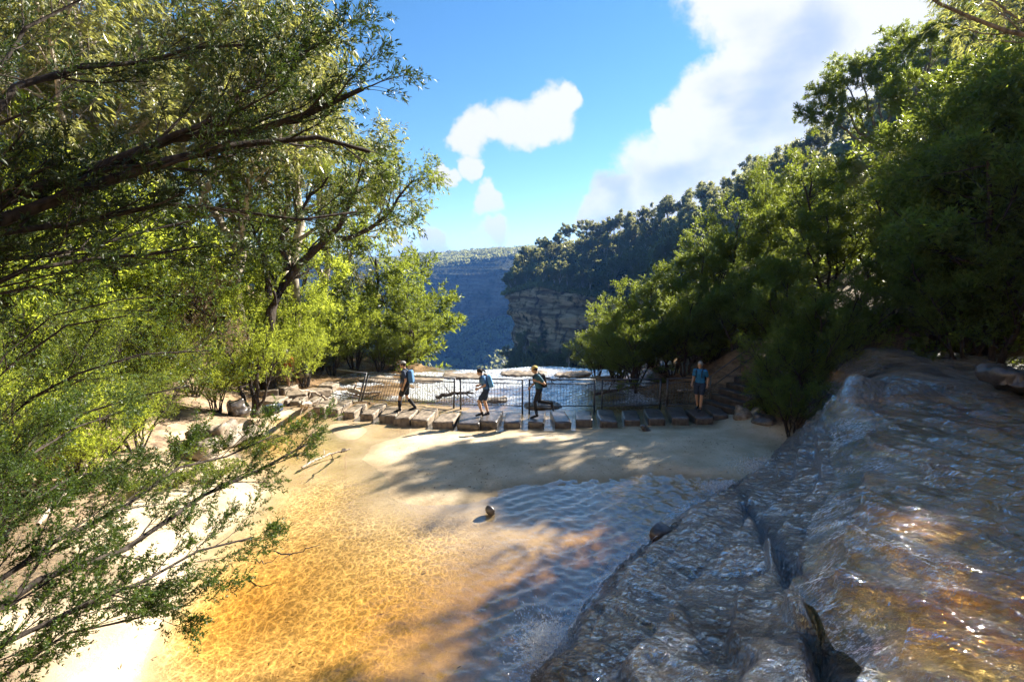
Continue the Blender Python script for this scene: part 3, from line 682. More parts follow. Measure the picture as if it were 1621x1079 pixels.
# far forest that reads as one mass: one object of small leaf clumps on the plateau and the ridge
def blobforest(pts, hs, rad, nleaf, L, rng):
    n = len(pts); c = np.repeat(pts + np.stack([0 * hs, 0 * hs, hs], -1), nleaf, 0)
    d = nrm(rng.normal(size=(n * nleaf, 3))); d[:, 2] = np.abs(d[:, 2]) * 1.0 - .25
    p = c + d * np.repeat(rad, nleaf)[:, None] * rng.uniform(.55, 1.05, (n * nleaf, 1)) * np.array([1, 1, .75])
    a = nrm(rng.normal(size=p.shape)); b = nrm(np.cross(a, rng.normal(size=p.shape))); l = L * rng.uniform(.6, 1.3, (len(p), 1))
    V = np.stack([p - a * l, p + b * l * .7, p + a * l, p - b * l * .7], 1).reshape(-1, 3)
    return V, np.arange(len(p) * 4).reshape(-1, 4), np.repeat(rng.uniform(0, 1, n), nleaf) * .7 + rng.uniform(0, .3, n * nleaf)
rg = np.random.default_rng(4)
pp = scatter_far(FARP, 3600, rg, .62, .86, .2, .9)
V, F, rn = blobforest(pp, np.full(len(pp), 4.0), rg.uniform(5, 9, len(pp)), 18, 2.4, rg)
pp = scatter_far(FARP, 700, rg, .03, .30, .25, .9)
V2, F2, rn2 = blobforest(pp, np.full(len(pp), 3.0), rg.uniform(7, 17, len(pp)), 40, 3.6, rg)
V, F = merge((V, F), (V2, F2)); rn = np.concatenate([rn, rn2])
o_ = obj('far_forest', mesh_q('far_forest', V, F, False, fattr={'rnd': rn}), M['leaf_far']); tag(o_, kind='stuff')
# undergrowth between the ridge trees
pp = scatter_far(RIDGE, 2600, rg, .50, .86, .02, .98)
pp = np.concatenate([pp, scatter_far(RIDGE, 700, rg, .05, .30, .02, .8)])
V, F, rn = blobforest(pp, np.full(len(pp), .8), rg.uniform(2, 4.2, len(pp)), 44, .62, rg)
o_ = obj('ridge_undergrowth', mesh_q('ridge_undergrowth', V, F, False, fattr={'rnd': rn}), M['leaf_far']); tag(o_, kind='stuff')
# individual ridge trees
rg = np.random.default_rng(14)
nT = 0
for (n, v0, v1, u0, u1, lab) in [(85, .79, .84, .05, .97, 'grey-green forest tree standing on the skyline of the ridge beyond the falls'),
                                 (110, .57, .78, .07, .80, 'grey-green forest tree on the shaded slope of the ridge beyond the falls'),
                                 (22, .52, .56, .10, .5, 'dark tree at the brink of the sandstone cliff across the falls'),
                                 (30, .12, .32, .10, .5, 'dark tree growing at the foot of the sandstone cliff across the falls')]:
    for p in scatter_far(RIDGE, n, rg, v0, v1, u0, u1):
        k = KD['far%d' % rg.integers(4)]
        place(k, 'forest_tree', p - np.array([0, 0, .8]), rg.uniform(0, 6.28), rg.uniform(.75, 1.3) * (1.0 if p[1] > 120 else .8), lab, 'forest tree', lab.replace('tree', 'trees', 1)); nT += 1

# ================================================================ near vegetation
def gz1(x, y): return float(ground_z(np.array([x]), np.array([y]))[0])
def put(kind, name, x, y, label, rz=None, sc=1.0, cat_='tree', group=None, dz=0.0, **kw):
    if rz is None: rz = (x * 12.9898 + y * 78.233) % 6.283
    return place(KD[kind], name, (x, y, gz1(x, y) + dz), rz, sc, label, cat_, group, **kw)
def atpx(kind, name, u, v, Y, hgt, label, **kw):
    """plant whose crown centre was measured at photo pixel (u, v), standing Y metres out on the ground below"""
    p = aty(u, v, Y); return put(kind, name, p[0], p[1], label, **kw)

# right bank: bushes from the platform edge up to the shelf, all backlit
HT = {'tea': 2.3, 'plate': 5.2, 'gum': 9.3, 'umb': 8.2, 'far': 10.5}
def top_at(kind, name, u, v, Y, label, wf=1.0, **kw):
    """scale the plant so that its top reaches photo pixel (u, v)"""
    p = aty(u, v, Y); z = gz1(p[0], p[1]); h = HT[kind[:-1]]
    kw.setdefault('sc', max(.25, (p[2] - z) / h))
    q_ = kw['sc']; kw['sc'] = (q_ * wf, q_ * wf, q_)
    return put(kind, name, p[0], p[1], label, **kw)
RB = 'trees and bushes on the shaded right bank'
right = [
 ('plate0', 975, 480, 24.5, 'yellow-green tea-tree at the left tip of the right bank, beside the cliff'),
 ('plate1', 1035, 440, 24.0, 'bushy backlit tree, second from the cliff end of the right bank'),
 ('plate2', 1100, 395, 24.5, 'bright tipped tree just left of the highest lit bush on the right bank'),
 ('plate0', 1165, 335, 25.0, 'lime tipped tree under the falling end of the big cloud'),
 ('plate1', 1215, 275, 27.0, 'tallest lime tipped bush left of the umbrella crowned trees'),
 ('plate2', 1010, 505, 20.8, 'dark low tree overhanging the railing near the fallen branches'),
 ('plate0', 1090, 470, 21.0, 'dark tree overhanging the railing beside the blue shirted walker'),
 ('plate1', 1170, 430, 20.5, 'dark leafy tree above the foot of the stairway'),
 ('plate2', 1245, 400, 19.5, 'dense tree over the middle of the stairway'),
 ('plate0', 1320, 330, 21.5, 'leafy tree with twisted limbs below the umbrella crowns'),
 ('gum0', 1425, 205, 23.0, 'pale trunked gum with forked limbs on the right slope'),
 ('umb0', 1590, 100, 21.0, 'broad crowned tree high on the right slope by the frame edge'),
 ('plate1', 1400, 270, 22.0, 'mid height leafy tree below the forked gum'),
 ('plate2', 1490, 235, 19.0, 'dark round tree right of the forked gum'),
 ('plate0', 1560, 160, 17.0, 'dark dense tree near the right frame edge, upper'),
 ('plate1', 1620, 130, 15.0, 'dark dense tree cut by the right frame edge'),
 ('plate2', 1400, 400, 17.5, 'shaded tree just above the head of the rock shelf'),
 ('plate0', 1500, 360, 15.8, 'shaded tree overhanging the upper stream'),
 ('plate1', 1600, 320, 14.2, 'shaded tree overhanging the upper stream at the frame edge'),
 ('plate2', 1290, 460, 16.8, 'dark bush tree between the stairway and the rock shelf'),
]
right += [('plate2', 1288, 250, 25, 'leafy tree under the left edge of the umbrella crown'), ('plate1', 1535, 190, 19, 'dense tree filling the upper right between the broad crown and the frame edge'), ('plate2', 1610, 90, 17.0, 'tall dark tree near the top right corner below the bare limbs'),
 ('plate0', 1450, 260, 20, 'dark leafy tree just right of the pale forked gum'), ('plate1', 1500, 280, 17.5, 'shaded tree behind the ones overhanging the upper stream'), ('plate2', 1545, 420, 14.5, 'low dark tree bending over the head of the upper stream')]
for k, u, v, Y, lab in right:
    top_at(k, 'tree', u, v, Y, lab, cat_='tree', group=RB, wf=.55 if 'umbrella crowned tree' in lab else 1.0, leaf={'umb0': 'leaf_mid', 'umb1': 'leaf_mid'}.get(k))
for i, (x, y, s, k) in enumerate([(11.5,30,.55,'plate0'),(15,31,.6,'plate1'),(18.5,31,.55,'plate2'),(22,33,.5,'plate0'),(24,24,.7,'plate1'),(20,19,1.2,'gum0'),(25,31,.8,'tea1'),(28,35,.9,'tea2'),(31,33,.9,'tea0'),(24,35,.9,'tea0'),(22,30,.9,'tea2'),(24,17,1.2,'plate2'),(15.2,12.8,1.6,'plate0'),(17.5,14.5,1.7,'plate2'),(16.5,8.5,1.6,'plate1'),(26,12,1.5,'umb1'),(13.8,6.3,1.3,'plate1'),(21,8,1.5,'umb0'),(28,32,.5,'plate2'),(34,30,.6,'plate0'),(36,22,1.4,'plate1'),(27,38,.6,'plate1'),(33,40,.6,'plate2'),(21,36,.7,'tea0'),(18,35,.9,'tea1')]):
    put(k, 'tree', x, y, 'dark leafy tree filling the shaded right slope behind the nearer trees', sc=s, group='trees filling the right slope')
# low bushes in front
for i, (u, v, Y, s, lab) in enumerate([
   (1255, 640, 14.6, .75, 'dark bush hanging beside the rock shelf above the sand'), (1235, 590, 16.5, .9, 'olive bush right of the stairway'),
   (1290, 560, 15.8, .95, 'olive bush behind the head of the rock shelf'), (1215, 650, 16.2, .5, 'small leafy sprout lit beside the lowest steps'),
   (1240, 520, 18.5, 1.1, 'lit lime bush above the stairway'), (1330, 500, 17.0, 1.1, 'dark bush beside the path above the shelf'),
   (985, 560, 23.5, .9, 'dark bush over the right end of the rock platform'), (1050, 560, 22.3, .9, 'dark bush behind the railing near the blue shirted walker'), (1130, 545, 22.0, 1.0, 'dark bush behind the stair handrail'),
   (1500, 500, 16.5, 1.0, 'dark bush at the back of the upper stream, centre'), (1600, 490, 15.5, 1.1, 'dark bush at the back of the upper stream, right')]):
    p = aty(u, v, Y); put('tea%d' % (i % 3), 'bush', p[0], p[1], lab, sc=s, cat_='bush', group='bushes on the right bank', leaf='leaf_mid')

# left bank
LB = 'shrubs on the sunny left bank'
left = [
 (560, 520, 25.5, 1.25, 'round lime shrub nearest the falls on the left bank'), (500, 500, 24, 1.35, 'round lime shrub behind the stone path on the left bank'),
 (445, 490, 23, 1.4, 'tall feathery lime shrub below the curved trunk'), (600, 560, 25.5, .9, 'small olive shrub at the left end of the railing'),
 (480, 555, 21.5, 1.0, 'lime shrub beside the half hidden walkers'), (390, 500, 21.5, 1.4, 'feathery shrub left of the curved trunk'),
 (330, 470, 21, 1.5, 'feathery yellow shrub in the middle of the left slope'), (270, 440, 19, 1.5, 'pale yellow shrub below the dark bough'),
 (200, 440, 17, 1.5, 'yellow-green shrub high on the left slope'), (110, 420, 15, 1.5, 'broad yellow-green shrub near the left frame edge'),
 (30, 430, 14, 1.5, 'yellow-green shrub cut by the left frame edge'), (300, 560, 17.5, 1.1, 'pinkish dry shrub above the eroded bank'),
 (235, 570, 15.5, 1.1, 'green shrub above the eroded bank'), (150, 560, 13.5, 1.2, 'shaded green shrub on the lower left slope'),
 (60, 580, 12, 1.2, 'shaded green shrub on the lower left slope by the frame edge'), (340, 610, 16.5, .8, 'low green shrub on top of the eroded bank'),
 (120, 660, 10.5, .95, 'low green shrub at the foot of the left slope'), (20, 700, 9.5, 1.0, 'low shrub cut by the left frame edge above the sand'), (210, 640, 12.6, .85, 'low dark shrub between the sand and the slope'),
 (645, 575, 26.3, .7, 'small lime bush behind the man in black shorts'), (410, 560, 20.5, .9, 'green shrub above the little multi-stemmed tree'), (525, 560, 24.0, .9, 'olive shrub behind the leaning railing')]
for i, (u, v, Y, s, lab) in enumerate(left):
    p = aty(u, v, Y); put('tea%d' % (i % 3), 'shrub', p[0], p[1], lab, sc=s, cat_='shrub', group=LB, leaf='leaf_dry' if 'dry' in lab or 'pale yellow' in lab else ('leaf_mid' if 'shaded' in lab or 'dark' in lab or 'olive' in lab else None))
for (k, u, v, Y, lab) in [
   ('plate1', 590, 385, 28.5, 'layered tree at the brink of the falls, left side'), ('plate0', 650, 450, 27.0, 'cloud-pruned small tree leaning over the falls, left side'),
   ('gum0', 500, 130, 30, 'tall grey-green gum nearest the open sky on the left'), ('gum1', 430, -20, 23, 'tall pale barked gum left of the one nearest the sky'),
   ('gum0', 330, -60, 21, 'drooping grey-green gum in the upper left'), ('gum1', 210, -90, 19, 'drooping gum behind the dark bough'),
   ('gum0', 90, -100, 16.5, 'drooping gum near the left frame edge'), ('gum1', -20, -60, 14, 'drooping gum cut by the left frame edge'),
   
   ('plate0', 300, 330, 20.5, 'lime tree in the middle of the left slope'), ('plate2', 190, 270, 17.5, 'lime tree behind the dark bough'),
   ('plate1', 60, 200, 14.5, 'yellow-green tree behind the dark bough near the frame edge'), ('plate2', 420, 330, 24, 'lime tree behind the curved trunk'),
   ('plate1', -60, 260, 12.5, 'yellow-green tree mostly cut by the left frame edge')]:
    top_at(k, 'tree', u, v, Y, lab, group='trees on the left bank', leaf='leaf_lime' if 'lime' in lab or 'yellow-green' in lab else None)
for i, (x, y, s, k) in enumerate([(-22,24,1.3,'gum0'),(-26,18,1.3,'gum1'),(-20,30,1.2,'gum0'),(-27,26,1.3,'plate1'),(-22,12,1.2,'gum1'),(-15,28,1.1,'plate2'),(-30,32,1.4,'gum0')]):
    put(k, 'tree', x, y, 'grey-green gum further up the left slope, behind the others', sc=s, group='trees further up the left slope')
for i, (u, v, Y, lab) in enumerate([(345, 735, 11.6, 'pale fern rosette at the edge of the sand, right of two'), (285, 750, 11.2, 'pale fern rosette at the edge of the sand, left of two'), (1215, 640, 16.0, 'sunlit fern beside the foot of the stairway'), (1450, 500, 16.8, 'shaded fern behind the upper stream'), (225, 765, 10.6, 'green fern at the sand edge under the fallen branch'), (310, 700, 13.0, 'small fern between the pale boulders'), (150, 720, 10.8, 'green fern on the litter below the left slope'), (420, 700, 14.2, 'fern sprouting at the water edge below the little tree')]):
    p = aty(u, v, Y); put('fern0', 'fern', p[0], p[1], lab, sc=1.0, cat_='fern', group='ferns', dz=.02)

# trees modelled one by one --------------------------------------------------
def one_tree(name, label, cat_, seed, trunks, radii, levels, lf, wood, leaf, group=None, tubelv=3, S_=7):
    base = np.array(trunks[0][0], float)
    k = make_kind(name, seed, [[np.array(p, float) - base for p in t] for t in trunks], radii, levels, lf, wood, leaf, S_, tubelv)
    return place(k, name, base, 0, 1.0, label, cat_, group)
def A(u, v, Y): return aty(u, v, Y)
b0 = A(418, 520, 20.5); b0[2] = gz1(b0[0], b0[1]) - .2
one_tree('curved_tree', 'dark tree with a trunk bent to the right above the lime shrubs', 'tree', 71,
    [[b0, A(422, 470, 20.5), A(460, 425, 20.5), A(510, 395, 20.4), A(540, 375, 20.3), A(545, 320, 20.2), A(575, 270, 20.1)],
     [A(455, 428, 20.5), A(440, 380, 20.6), A(475, 330, 20.6), A(520, 280, 20.6)], [A(425, 468, 20.5), A(425, 415, 20.6), A(400, 360, 20.8), A(380, 300, 21)],
     [A(535, 378, 20.3), A(580, 372, 20.0), A(620, 330, 19.8), A(655, 285, 19.6)]], [.26, .13, .12, .11],
    [dict(n=13, t0=.35, t1=1, ang=.8, ln=1.9, K=7, up=.06, wob=.15, short=.4, rs=.45), dict(n=9, t0=.2, t1=1, ang=.75, ln=.85, K=5, up=.03, wob=.16, short=.4, rs=.45), dict(n=6, t0=.2, t1=1, ang=.7, ln=.38, K=4, up=-.05, wob=.15, short=.3, rs=.5)],
    [dict(per=10, L=.13, Wd=.03, ang=.7, t0=.1, droop=.4)], 'bark_dark', 'leaf_mid')
def umbrella(name_lab, seed, Y, base_u, fork, tips, r):
    b = A(base_u, 400, Y); b[2] = gz1(b[0], b[1]) - .3; f = A(fork[0], fork[1], Y)
    tr = [[b, (b * .5 + f * .5) + np.array([.3, 0, 0]), f, A((fork[0] + tips[len(tips) // 2][0]) / 2, (fork[1] + tips[len(tips) // 2][1]) / 2, Y)]]
    for j, (tu, tv) in enumerate(tips):
        dy = ((j * 7) % 5 - 2) * .45; m_ = ((fork[0] * .45 + tu * .55), (fork[1] * .6 + tv * .4))
        tr.append([f, A(m_[0], m_[1], Y + dy * .5), A(tu * .85 + m_[0] * .15, tv * .85 + m_[1] * .15, Y + dy), A(tu, tv + 4, Y + dy)])
    one_tree('umbrella_tree', name_lab, 'tree', seed, tr, [r] + [r * .42] * len(tips),
        [dict(n=9, t0=.68, t1=1, ang=.95, ln=1.15, K=6, up=.0, wob=.10, short=.2, rs=.5, flat=.8), dict(n=8, t0=.2, t1=1, ang=.75, ln=.55, K=5, up=.03, wob=.12, short=.3, rs=.5, flat=.6), dict(n=5, t0=.2, t1=1, ang=.6, ln=.26, K=3, up=.10, wob=.1, short=.3, rs=.5)],
        [dict(per=13, L=.13, Wd=.034, ang=.8, t0=.1, droop=.25)], 'bark_grey', 'leaf_mid', group=RB)
umbrella('umbrella crowned tree leaning left against the white cloud', 81, 25.5, 1410, (1395, 235), [(1300, 175), (1312, 140), (1335, 118), (1362, 103), (1392, 98), (1420, 108)], .17)
umbrella('tall umbrella crowned tree behind the leaning one, its top near the frame', 82, 28.0, 1455, (1450, 170), [(1392, 85), (1420, 62), (1450, 45), (1485, 32), (1520, 28), (1550, 45)], .19)
b1 = onz(405, 655, .2)
one_tree('multi_stem_tree', 'little tree of several dark stems from one stump on the sandy bank', 'tree', 72,
    [[b1 + (0, 0, -.1), b1 + (-.45, 0, .55), b1 + (-.6, .1, 1.3), b1 + (-.9, .2, 2.1)], [b1, b1 + (-.1, .1, .7), b1 + (-.25, .1, 1.5), b1 + (-.1, .2, 2.5)], [b1, b1 + (.15, 0, .7), b1 + (.05, .1, 1.5), b1 + (.5, .2, 2.4)], [b1, b1 + (.3, .1, .5), b1 + (.45, .1, 1.2), b1 + (.9, .2, 2.0)]],
    [.10, .09, .09, .06], [dict(n=11, t0=.45, t1=1, ang=.8, ln=1.0, K=6, up=.06, wob=.15, short=.3, rs=.5), dict(n=9, t0=.2, t1=1, ang=.7, ln=.45, K=4, up=.05, wob=.12, short=.3, rs=.5)],
    [dict(per=26, L=.07, Wd=.02, ang=.8, t0=.1)], 'bark_dark', 'leaf_lime')
# overhanging tree whose stem stands just left of the frame: dark boughs across the upper left
tb = np.array([-4.6, 2.4, gz1(-4.6, 2.4) - .2])
one_tree('overhanging_tree', 'shaded tree whose long dark boughs reach across the upper left', 'tree', 73,
    [[tb, tb + (.05, .1, 1.8), tb + (-.05, .2, 3.2), (-5.0, 2.9, 5.6)],
     [(-4.6, 2.55, 4.2), A(-80, 345, 3.3), A(0, 312, 3.5), A(120, 262, 3.7), A(250, 232, 3.9), A(380, 215, 4.1), A(490, 185, 4.3), A(575, 140, 4.4)],
     [(-4.6, 2.55, 4.0), A(-60, 372, 3.2), A(10, 330, 3.4), A(110, 300, 3.6), A(220, 262, 3.8), A(340, 235, 4.1), A(470, 245, 4.5), A(585, 240, 4.8)],
     [(-4.6, 2.55, 3.8), A(-40, 345, 3.2), A(100, 318, 3.5), A(260, 318, 3.9), A(400, 340, 4.2), A(490, 352, 4.5), A(565, 335, 4.8)],
     [(-4.6, 2.6, 3.6), A(-60, 432, 3.1), A(60, 418, 3.4), A(200, 410, 3.7), A(330, 388, 4.0)],
     [(-4.6, 2.6, 3.9), A(-60, 405, 3.3), A(60, 392, 3.7), A(180, 375, 4.1), A(300, 350, 4.5)],
     [(-4.6, 2.5, 4.6), A(-60, 240, 3.5), A(40, 150, 3.9), A(150, 90, 4.3), A(280, 60, 4.7), A(400, 70, 5.0)],
     [(-4.7, 2.5, 5.0), A(-40, 130, 4.2), A(60, 30, 4.6), A(180, -30, 5.0)],
     [A(200, 262, 3.8), A(330, 190, 4.0), A(430, 120, 4.3), A(500, 70, 4.5)]],
    [.11, .066, .060, .034, .030, .03, .04, .03, .024],
    [dict(n=15, t0=.22, t1=1, ang=.55, ln=.85, K=8, up=.035, wob=.09, short=.35, rs=.45, flat=.45),
     dict(n=9, t0=.25, t1=1, ang=.6, ln=.32, K=5, up=.05, wob=.12, short=.35, rs=.5, flat=.3),
     dict(n=4, t0=.3, t1=1, ang=.6, ln=.13, K=3, up=.04, wob=.1, short=.3, rs=.6)],
    [dict(per=9, L=.046, Wd=.011, ang=.7, t0=.0), dict(src=-2, per=9, L=.046, Wd=.011, ang=.7, t0=.4)], 'bark_dark', 'leaf_bough_shaded', tubelv=3)
# foreground tea-tree sweeping in from the lower left
tc_ = np.array([-4.3, 2.3, gz1(-4.3, 2.3) - .2])
def B(u, v, d): return A(u, v, d)
one_tree('foreground_shrub', 'green fine-leaved shrub sweeping over the sand in the lower left foreground', 'shrub', 74,
    [[tc_, tc_ + (.0, .2, .8), A(-120, 1010, 2.6), A(-20, 960, 2.9), A(80, 905, 3.3), A(220, 845, 3.9), A(360, 765, 4.7), A(490, 700, 5.4)],
     [tc_ + (0, .1, .5), A(-120, 1090, 2.5), A(0, 1010, 2.8), A(120, 950, 3.2), A(260, 880, 3.7), A(400, 850, 4.2)],
     [tc_ + (0, .1, .6), A(-100, 960, 2.8), A(0, 900, 3.1), A(110, 830, 3.6), A(230, 770, 4.2), A(330, 720, 4.8), A(430, 690, 5.2)],
     [tc_ + (0, .1, .7), A(-100, 880, 3.0), A(0, 830, 3.4), A(100, 770, 3.9), A(190, 740, 4.4)],
     [tc_ + (0, .1, .4), A(-100, 1100, 2.6), A(30, 1030, 2.9), A(160, 1000, 3.3), A(280, 960, 3.6)],
     [tc_ + (0, .1, .8), A(-100, 780, 3.3), A(0, 730, 3.8), A(90, 690, 4.3), A(170, 660, 4.8)]],
    [.04, .026, .028, .024, .02, .024],
    [dict(n=20, t0=.3, t1=1, ang=.40, ln=.66, K=8, up=.02, wob=.07, short=.3, rs=.45),
     dict(n=11, t0=.3, t1=1, ang=.5, ln=.26, K=5, up=.05, wob=.09, short=.3, rs=.5),
     dict(n=5, t0=.3, t1=1, ang=.6, ln=.09, K=3, up=.06, wob=.08, short=.3, rs=.6)],
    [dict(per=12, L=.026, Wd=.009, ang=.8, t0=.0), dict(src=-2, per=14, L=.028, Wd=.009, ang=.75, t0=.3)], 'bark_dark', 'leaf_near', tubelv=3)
# mid shrub between the two, springing from the left bank
td = np.array([-6.3, 5.2, gz1(-6.3, 5.2) - .2])
one_tree('bank_shrub', 'open shrub with long bare stems at the middle left', 'shrub', 75,
    [[td, A(-60, 600, 5.2), A(60, 520, 5.4), A(200, 500, 5.8)], [td, A(-40, 640, 5.2), A(80, 590, 5.6), A(220, 560, 6.0), A(330, 555, 6.4)], [td, A(-40, 700, 5.2), A(80, 660, 5.6), A(200, 640, 6.0), A(300, 610, 6.5)],
     [td, A(-40, 540, 5.2), A(40, 470, 5.4), A(140, 470, 5.8), A(290, 465, 6.2)]],
    [.03, .03, .025, .022],
    [dict(n=16, t0=.3, t1=1, ang=.5, ln=.8, K=8, up=.05, wob=.08, short=.3, rs=.45), dict(n=9, t0=.2, t1=1, ang=.5, ln=.5, K=5, up=.05, wob=.09, short=.3, rs=.5), dict(n=3, t0=.3, t1=1, ang=.55, ln=.18, K=3, up=.04, wob=.08, short=.3, rs=.6)],
    [dict(per=6, L=.045, Wd=.013, ang=.75, t0=.0)], 'bark_dark', 'leaf_near', tubelv=3)
# bare limbs in the upper right corner, from a tree standing right of the frame
te = np.array([8.6, 5.5, gz1(8.6, 5.5) - .2])
one_tree('corner_tree', 'bare pale limbs crossing the top right corner', 'tree', 76,
    [[te, te + (.1, .1, 3), te + (0, .2, 6), (8.6, 6.0, 9.0)], [(8.6, 5.9, 8.0), A(1640, 75, 7), A(1560, 45, 7), A(1500, 18, 7), A(1440, -30, 7)], [(8.6, 5.9, 8.3), A(1630, 60, 7.2), A(1570, 15, 7.2), A(1530, -30, 7.2)], [(8.6,6,8.8), (7.6, 7.5, 10.2), (6.4, 8.2, 11.2), (5.0, 8.6, 11.8)]],
    [.14, .05, .03, .05],
    [dict(n=7, t0=.5, t1=1, ang=.6, ln=.9, K=6, up=.05, wob=.14, short=.3, rs=.4), dict(n=6, t0=.4, t1=1, ang=.6, ln=.4, K=4, up=.0, wob=.14, short=.3, rs=.5)],
    [dict(per=3, L=.10, Wd=.02, ang=.7, t0=.3, droop=.6)], 'bark_grey', 'leaf_gum', tubelv=3)

# low undergrowth that covers both slopes and the unseen rise added behind the camera
rg = np.random.default_rng(33); pts = []
while len(pts) < 1500:
    x = rg.uniform(-45, 50); y = rg.uniform(8, 50)
    if rg.uniform() < .25: y = rg.uniform(-22, 0); pts.append((x * .5, y, gz1(x * .5, y))) if y < -4 else None; continue
    if x < -11 + rg.uniform(-1, 1) or (x > 12 and y > 14) or (x > 9 and y > 21):
        pts.append((x, y, gz1(x, y)))
pts = np.array(pts)
V, F, rn = blobforest(pts, np.full(len(pts), .15), rg.uniform(.6, 1.5, len(pts)), 110, .10, rg)
tag(obj('undergrowth', mesh_q('undergrowth', V, F, False, fattr={'rnd': rn}), M['leaf_mid']), kind='stuff')

# leaf litter and small stones lying on the sand and banks
rg = np.random.default_rng(51); n = 26000
x = rg.uniform(-14, 9, n); y = rg.uniform(4.5, 17.2, n); z = ground_z(x, y)
dens = np.where(z > .28, 1.0, np.where(z > .04, .16, .03)) * (.3 + 1.4 * sstep(fbm(x, y, .5, 3, 6), -.15, .2)) * np.where((x > 2) & (y > 12), 3.0, 1.0)
ok = (rg.uniform(0, 1, n) < dens) & ((r0(x, y) < z) | (x < 3) | (y > 14)); x, y, z = x[ok], y[ok], z[ok]; n = len(x)
P = np.stack([x, y, z + .006], -1); a = rg.uniform(0, 6.28, n); d = np.stack([np.cos(a), np.sin(a), rg.normal(0, .15, n)], -1); s_ = np.stack([-np.sin(a), np.cos(a), rg.normal(0, .2, n)], -1)
l = rg.uniform(.015, .05, (n, 1)); V = np.stack([P, P + d * l + s_ * l * .25, P + d * l * 2, P + d * l - s_ * l * .25], 1).reshape(-1, 3)
m_, t_, o_ = mat('litter'); c_ = t_.mix(t_.attr('rnd').outputs['Fac'], (.03, .018, .01), (.22, .12, .06)); b_ = t_.new('ShaderNodeBsdfPrincipled', inp={'Base Color': c_, 'Roughness': .8}); t_.l.new(b_.outputs[0], o_.inputs[0])
tag(obj('leaf_litter', mesh_q('leaf_litter', V, np.arange(n * 4).reshape(-1, 4), False, fattr={'rnd': rg.uniform(0, 1, n)}), m_), kind='stuff')

for i, (u, Y) in enumerate([(945, 24.3), (975, 23.2), (1005, 22.2), (1035, 23.6), (1065, 21.6), (1095, 23.0), (1120, 21.5), (1150, 22.6), (1180, 21.2), (1205, 22.5), (1160, 24.2), (1085, 25.0), (1015, 25.0)]):
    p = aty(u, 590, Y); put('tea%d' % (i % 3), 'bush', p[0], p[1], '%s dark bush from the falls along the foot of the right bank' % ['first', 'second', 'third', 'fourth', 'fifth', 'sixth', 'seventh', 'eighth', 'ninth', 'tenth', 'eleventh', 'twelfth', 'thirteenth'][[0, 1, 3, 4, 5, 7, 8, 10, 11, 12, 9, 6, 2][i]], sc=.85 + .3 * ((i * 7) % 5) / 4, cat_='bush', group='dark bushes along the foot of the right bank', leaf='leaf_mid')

# ================================================================ stepping stones, railing, stairs
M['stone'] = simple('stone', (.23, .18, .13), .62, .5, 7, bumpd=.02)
M['stone_wet_shaded'] = simple('stone_wet_shaded', (.10, .085, .075), .30, .5, 7, bumpd=.02, spec=.7)
M['metal'] = simple('railing_metal', (.10, .10, .105), .42, .4, 25, metal=.75, bumpd=.002)
M['drift'] = barkmat('driftwood', (.20, .15, .11), (.60, .50, .40), 5)
M['drift_dark'] = barkmat('dark_wood', (.02, .016, .013), (.09, .07, .055), 5)
M['timber'] = simple('step_timber', (.06, .048, .038), .7, .5, 6, bumpd=.02)
def join_bm(bm, name, mats, smooth=True):
    me = bpy.data.meshes.new(name); bm.to_mesh(me); bm.free()
    for m_ in (mats if isinstance(mats, list) else [mats]): me.materials.append(m_)
    if smooth: me.polygons.foreach_set('use_smooth', np.ones(len(me.polygons), bool)); me.update()
    return me
def stone_mesh(name, sx_, sy_, sz_, seed, m_, rough=.03, cuts=9, round_=.22, pw=7):
    bm = bmesh.new(); bmesh.ops.create_cube(bm, size=2.0)
    bmesh.ops.subdivide_edges(bm, edges=bm.edges[:], cuts=cuts, use_grid_fill=True)
    rg = np.random.default_rng(seed); off = rg.uniform(0, 50)
    V = np.array([v.co for v in bm.verts])
    r = V / np.maximum(1e-6, (np.abs(V) ** pw).sum(1, keepdims=True) ** (1.0 / pw)) ; V = V * (1 - round_) + r * round_
    V = V * np.array([sx_, sy_, sz_]) / 2
    sk = rg.normal(0, .05, 3); V[:, 0] += V[:, 1] * sk[0]; V[:, 2] += V[:, 0] * sk[1] * .6
    n1 = fbm(V[:, 0] + off + V[:, 2], V[:, 1] - off, 2.5, 4, seed); n2 = fbm(V[:, 1] + off, V[:, 2] * 2 + V[:, 0], 3.1, 4, seed + 9)
    V[:, 2] += n1 * rough * 1.6; V[:, 0] += n2 * rough; V[:, 1] += n1 * rough * 1.5
    for v_, c in zip(bm.verts, V): v_.co = c
    me = join_bm(bm, name, m_); return me
stones = [(449,634,16),(465,636,16),(483,639,16),(504,645,18),(529,648,18),(554,653,20),(583,655,22),(612,658,28),(638,663,27),(667,665,28),(703,668,34),(741,670,37),(777,668,29),(812,668,27),(852,668,26),(890,668,26),(928,666,27),(967,667,29),(1005,664,26),(1044,663,28),(1083,662,27),(1116,661,28),(1144,656,24)]
ordn = ['first','second','third','fourth','fifth','sixth','seventh','eighth','ninth','tenth','eleventh','twelfth','thirteenth','fourteenth','fifteenth','sixteenth','seventeenth','eighteenth','nineteenth','twentieth']
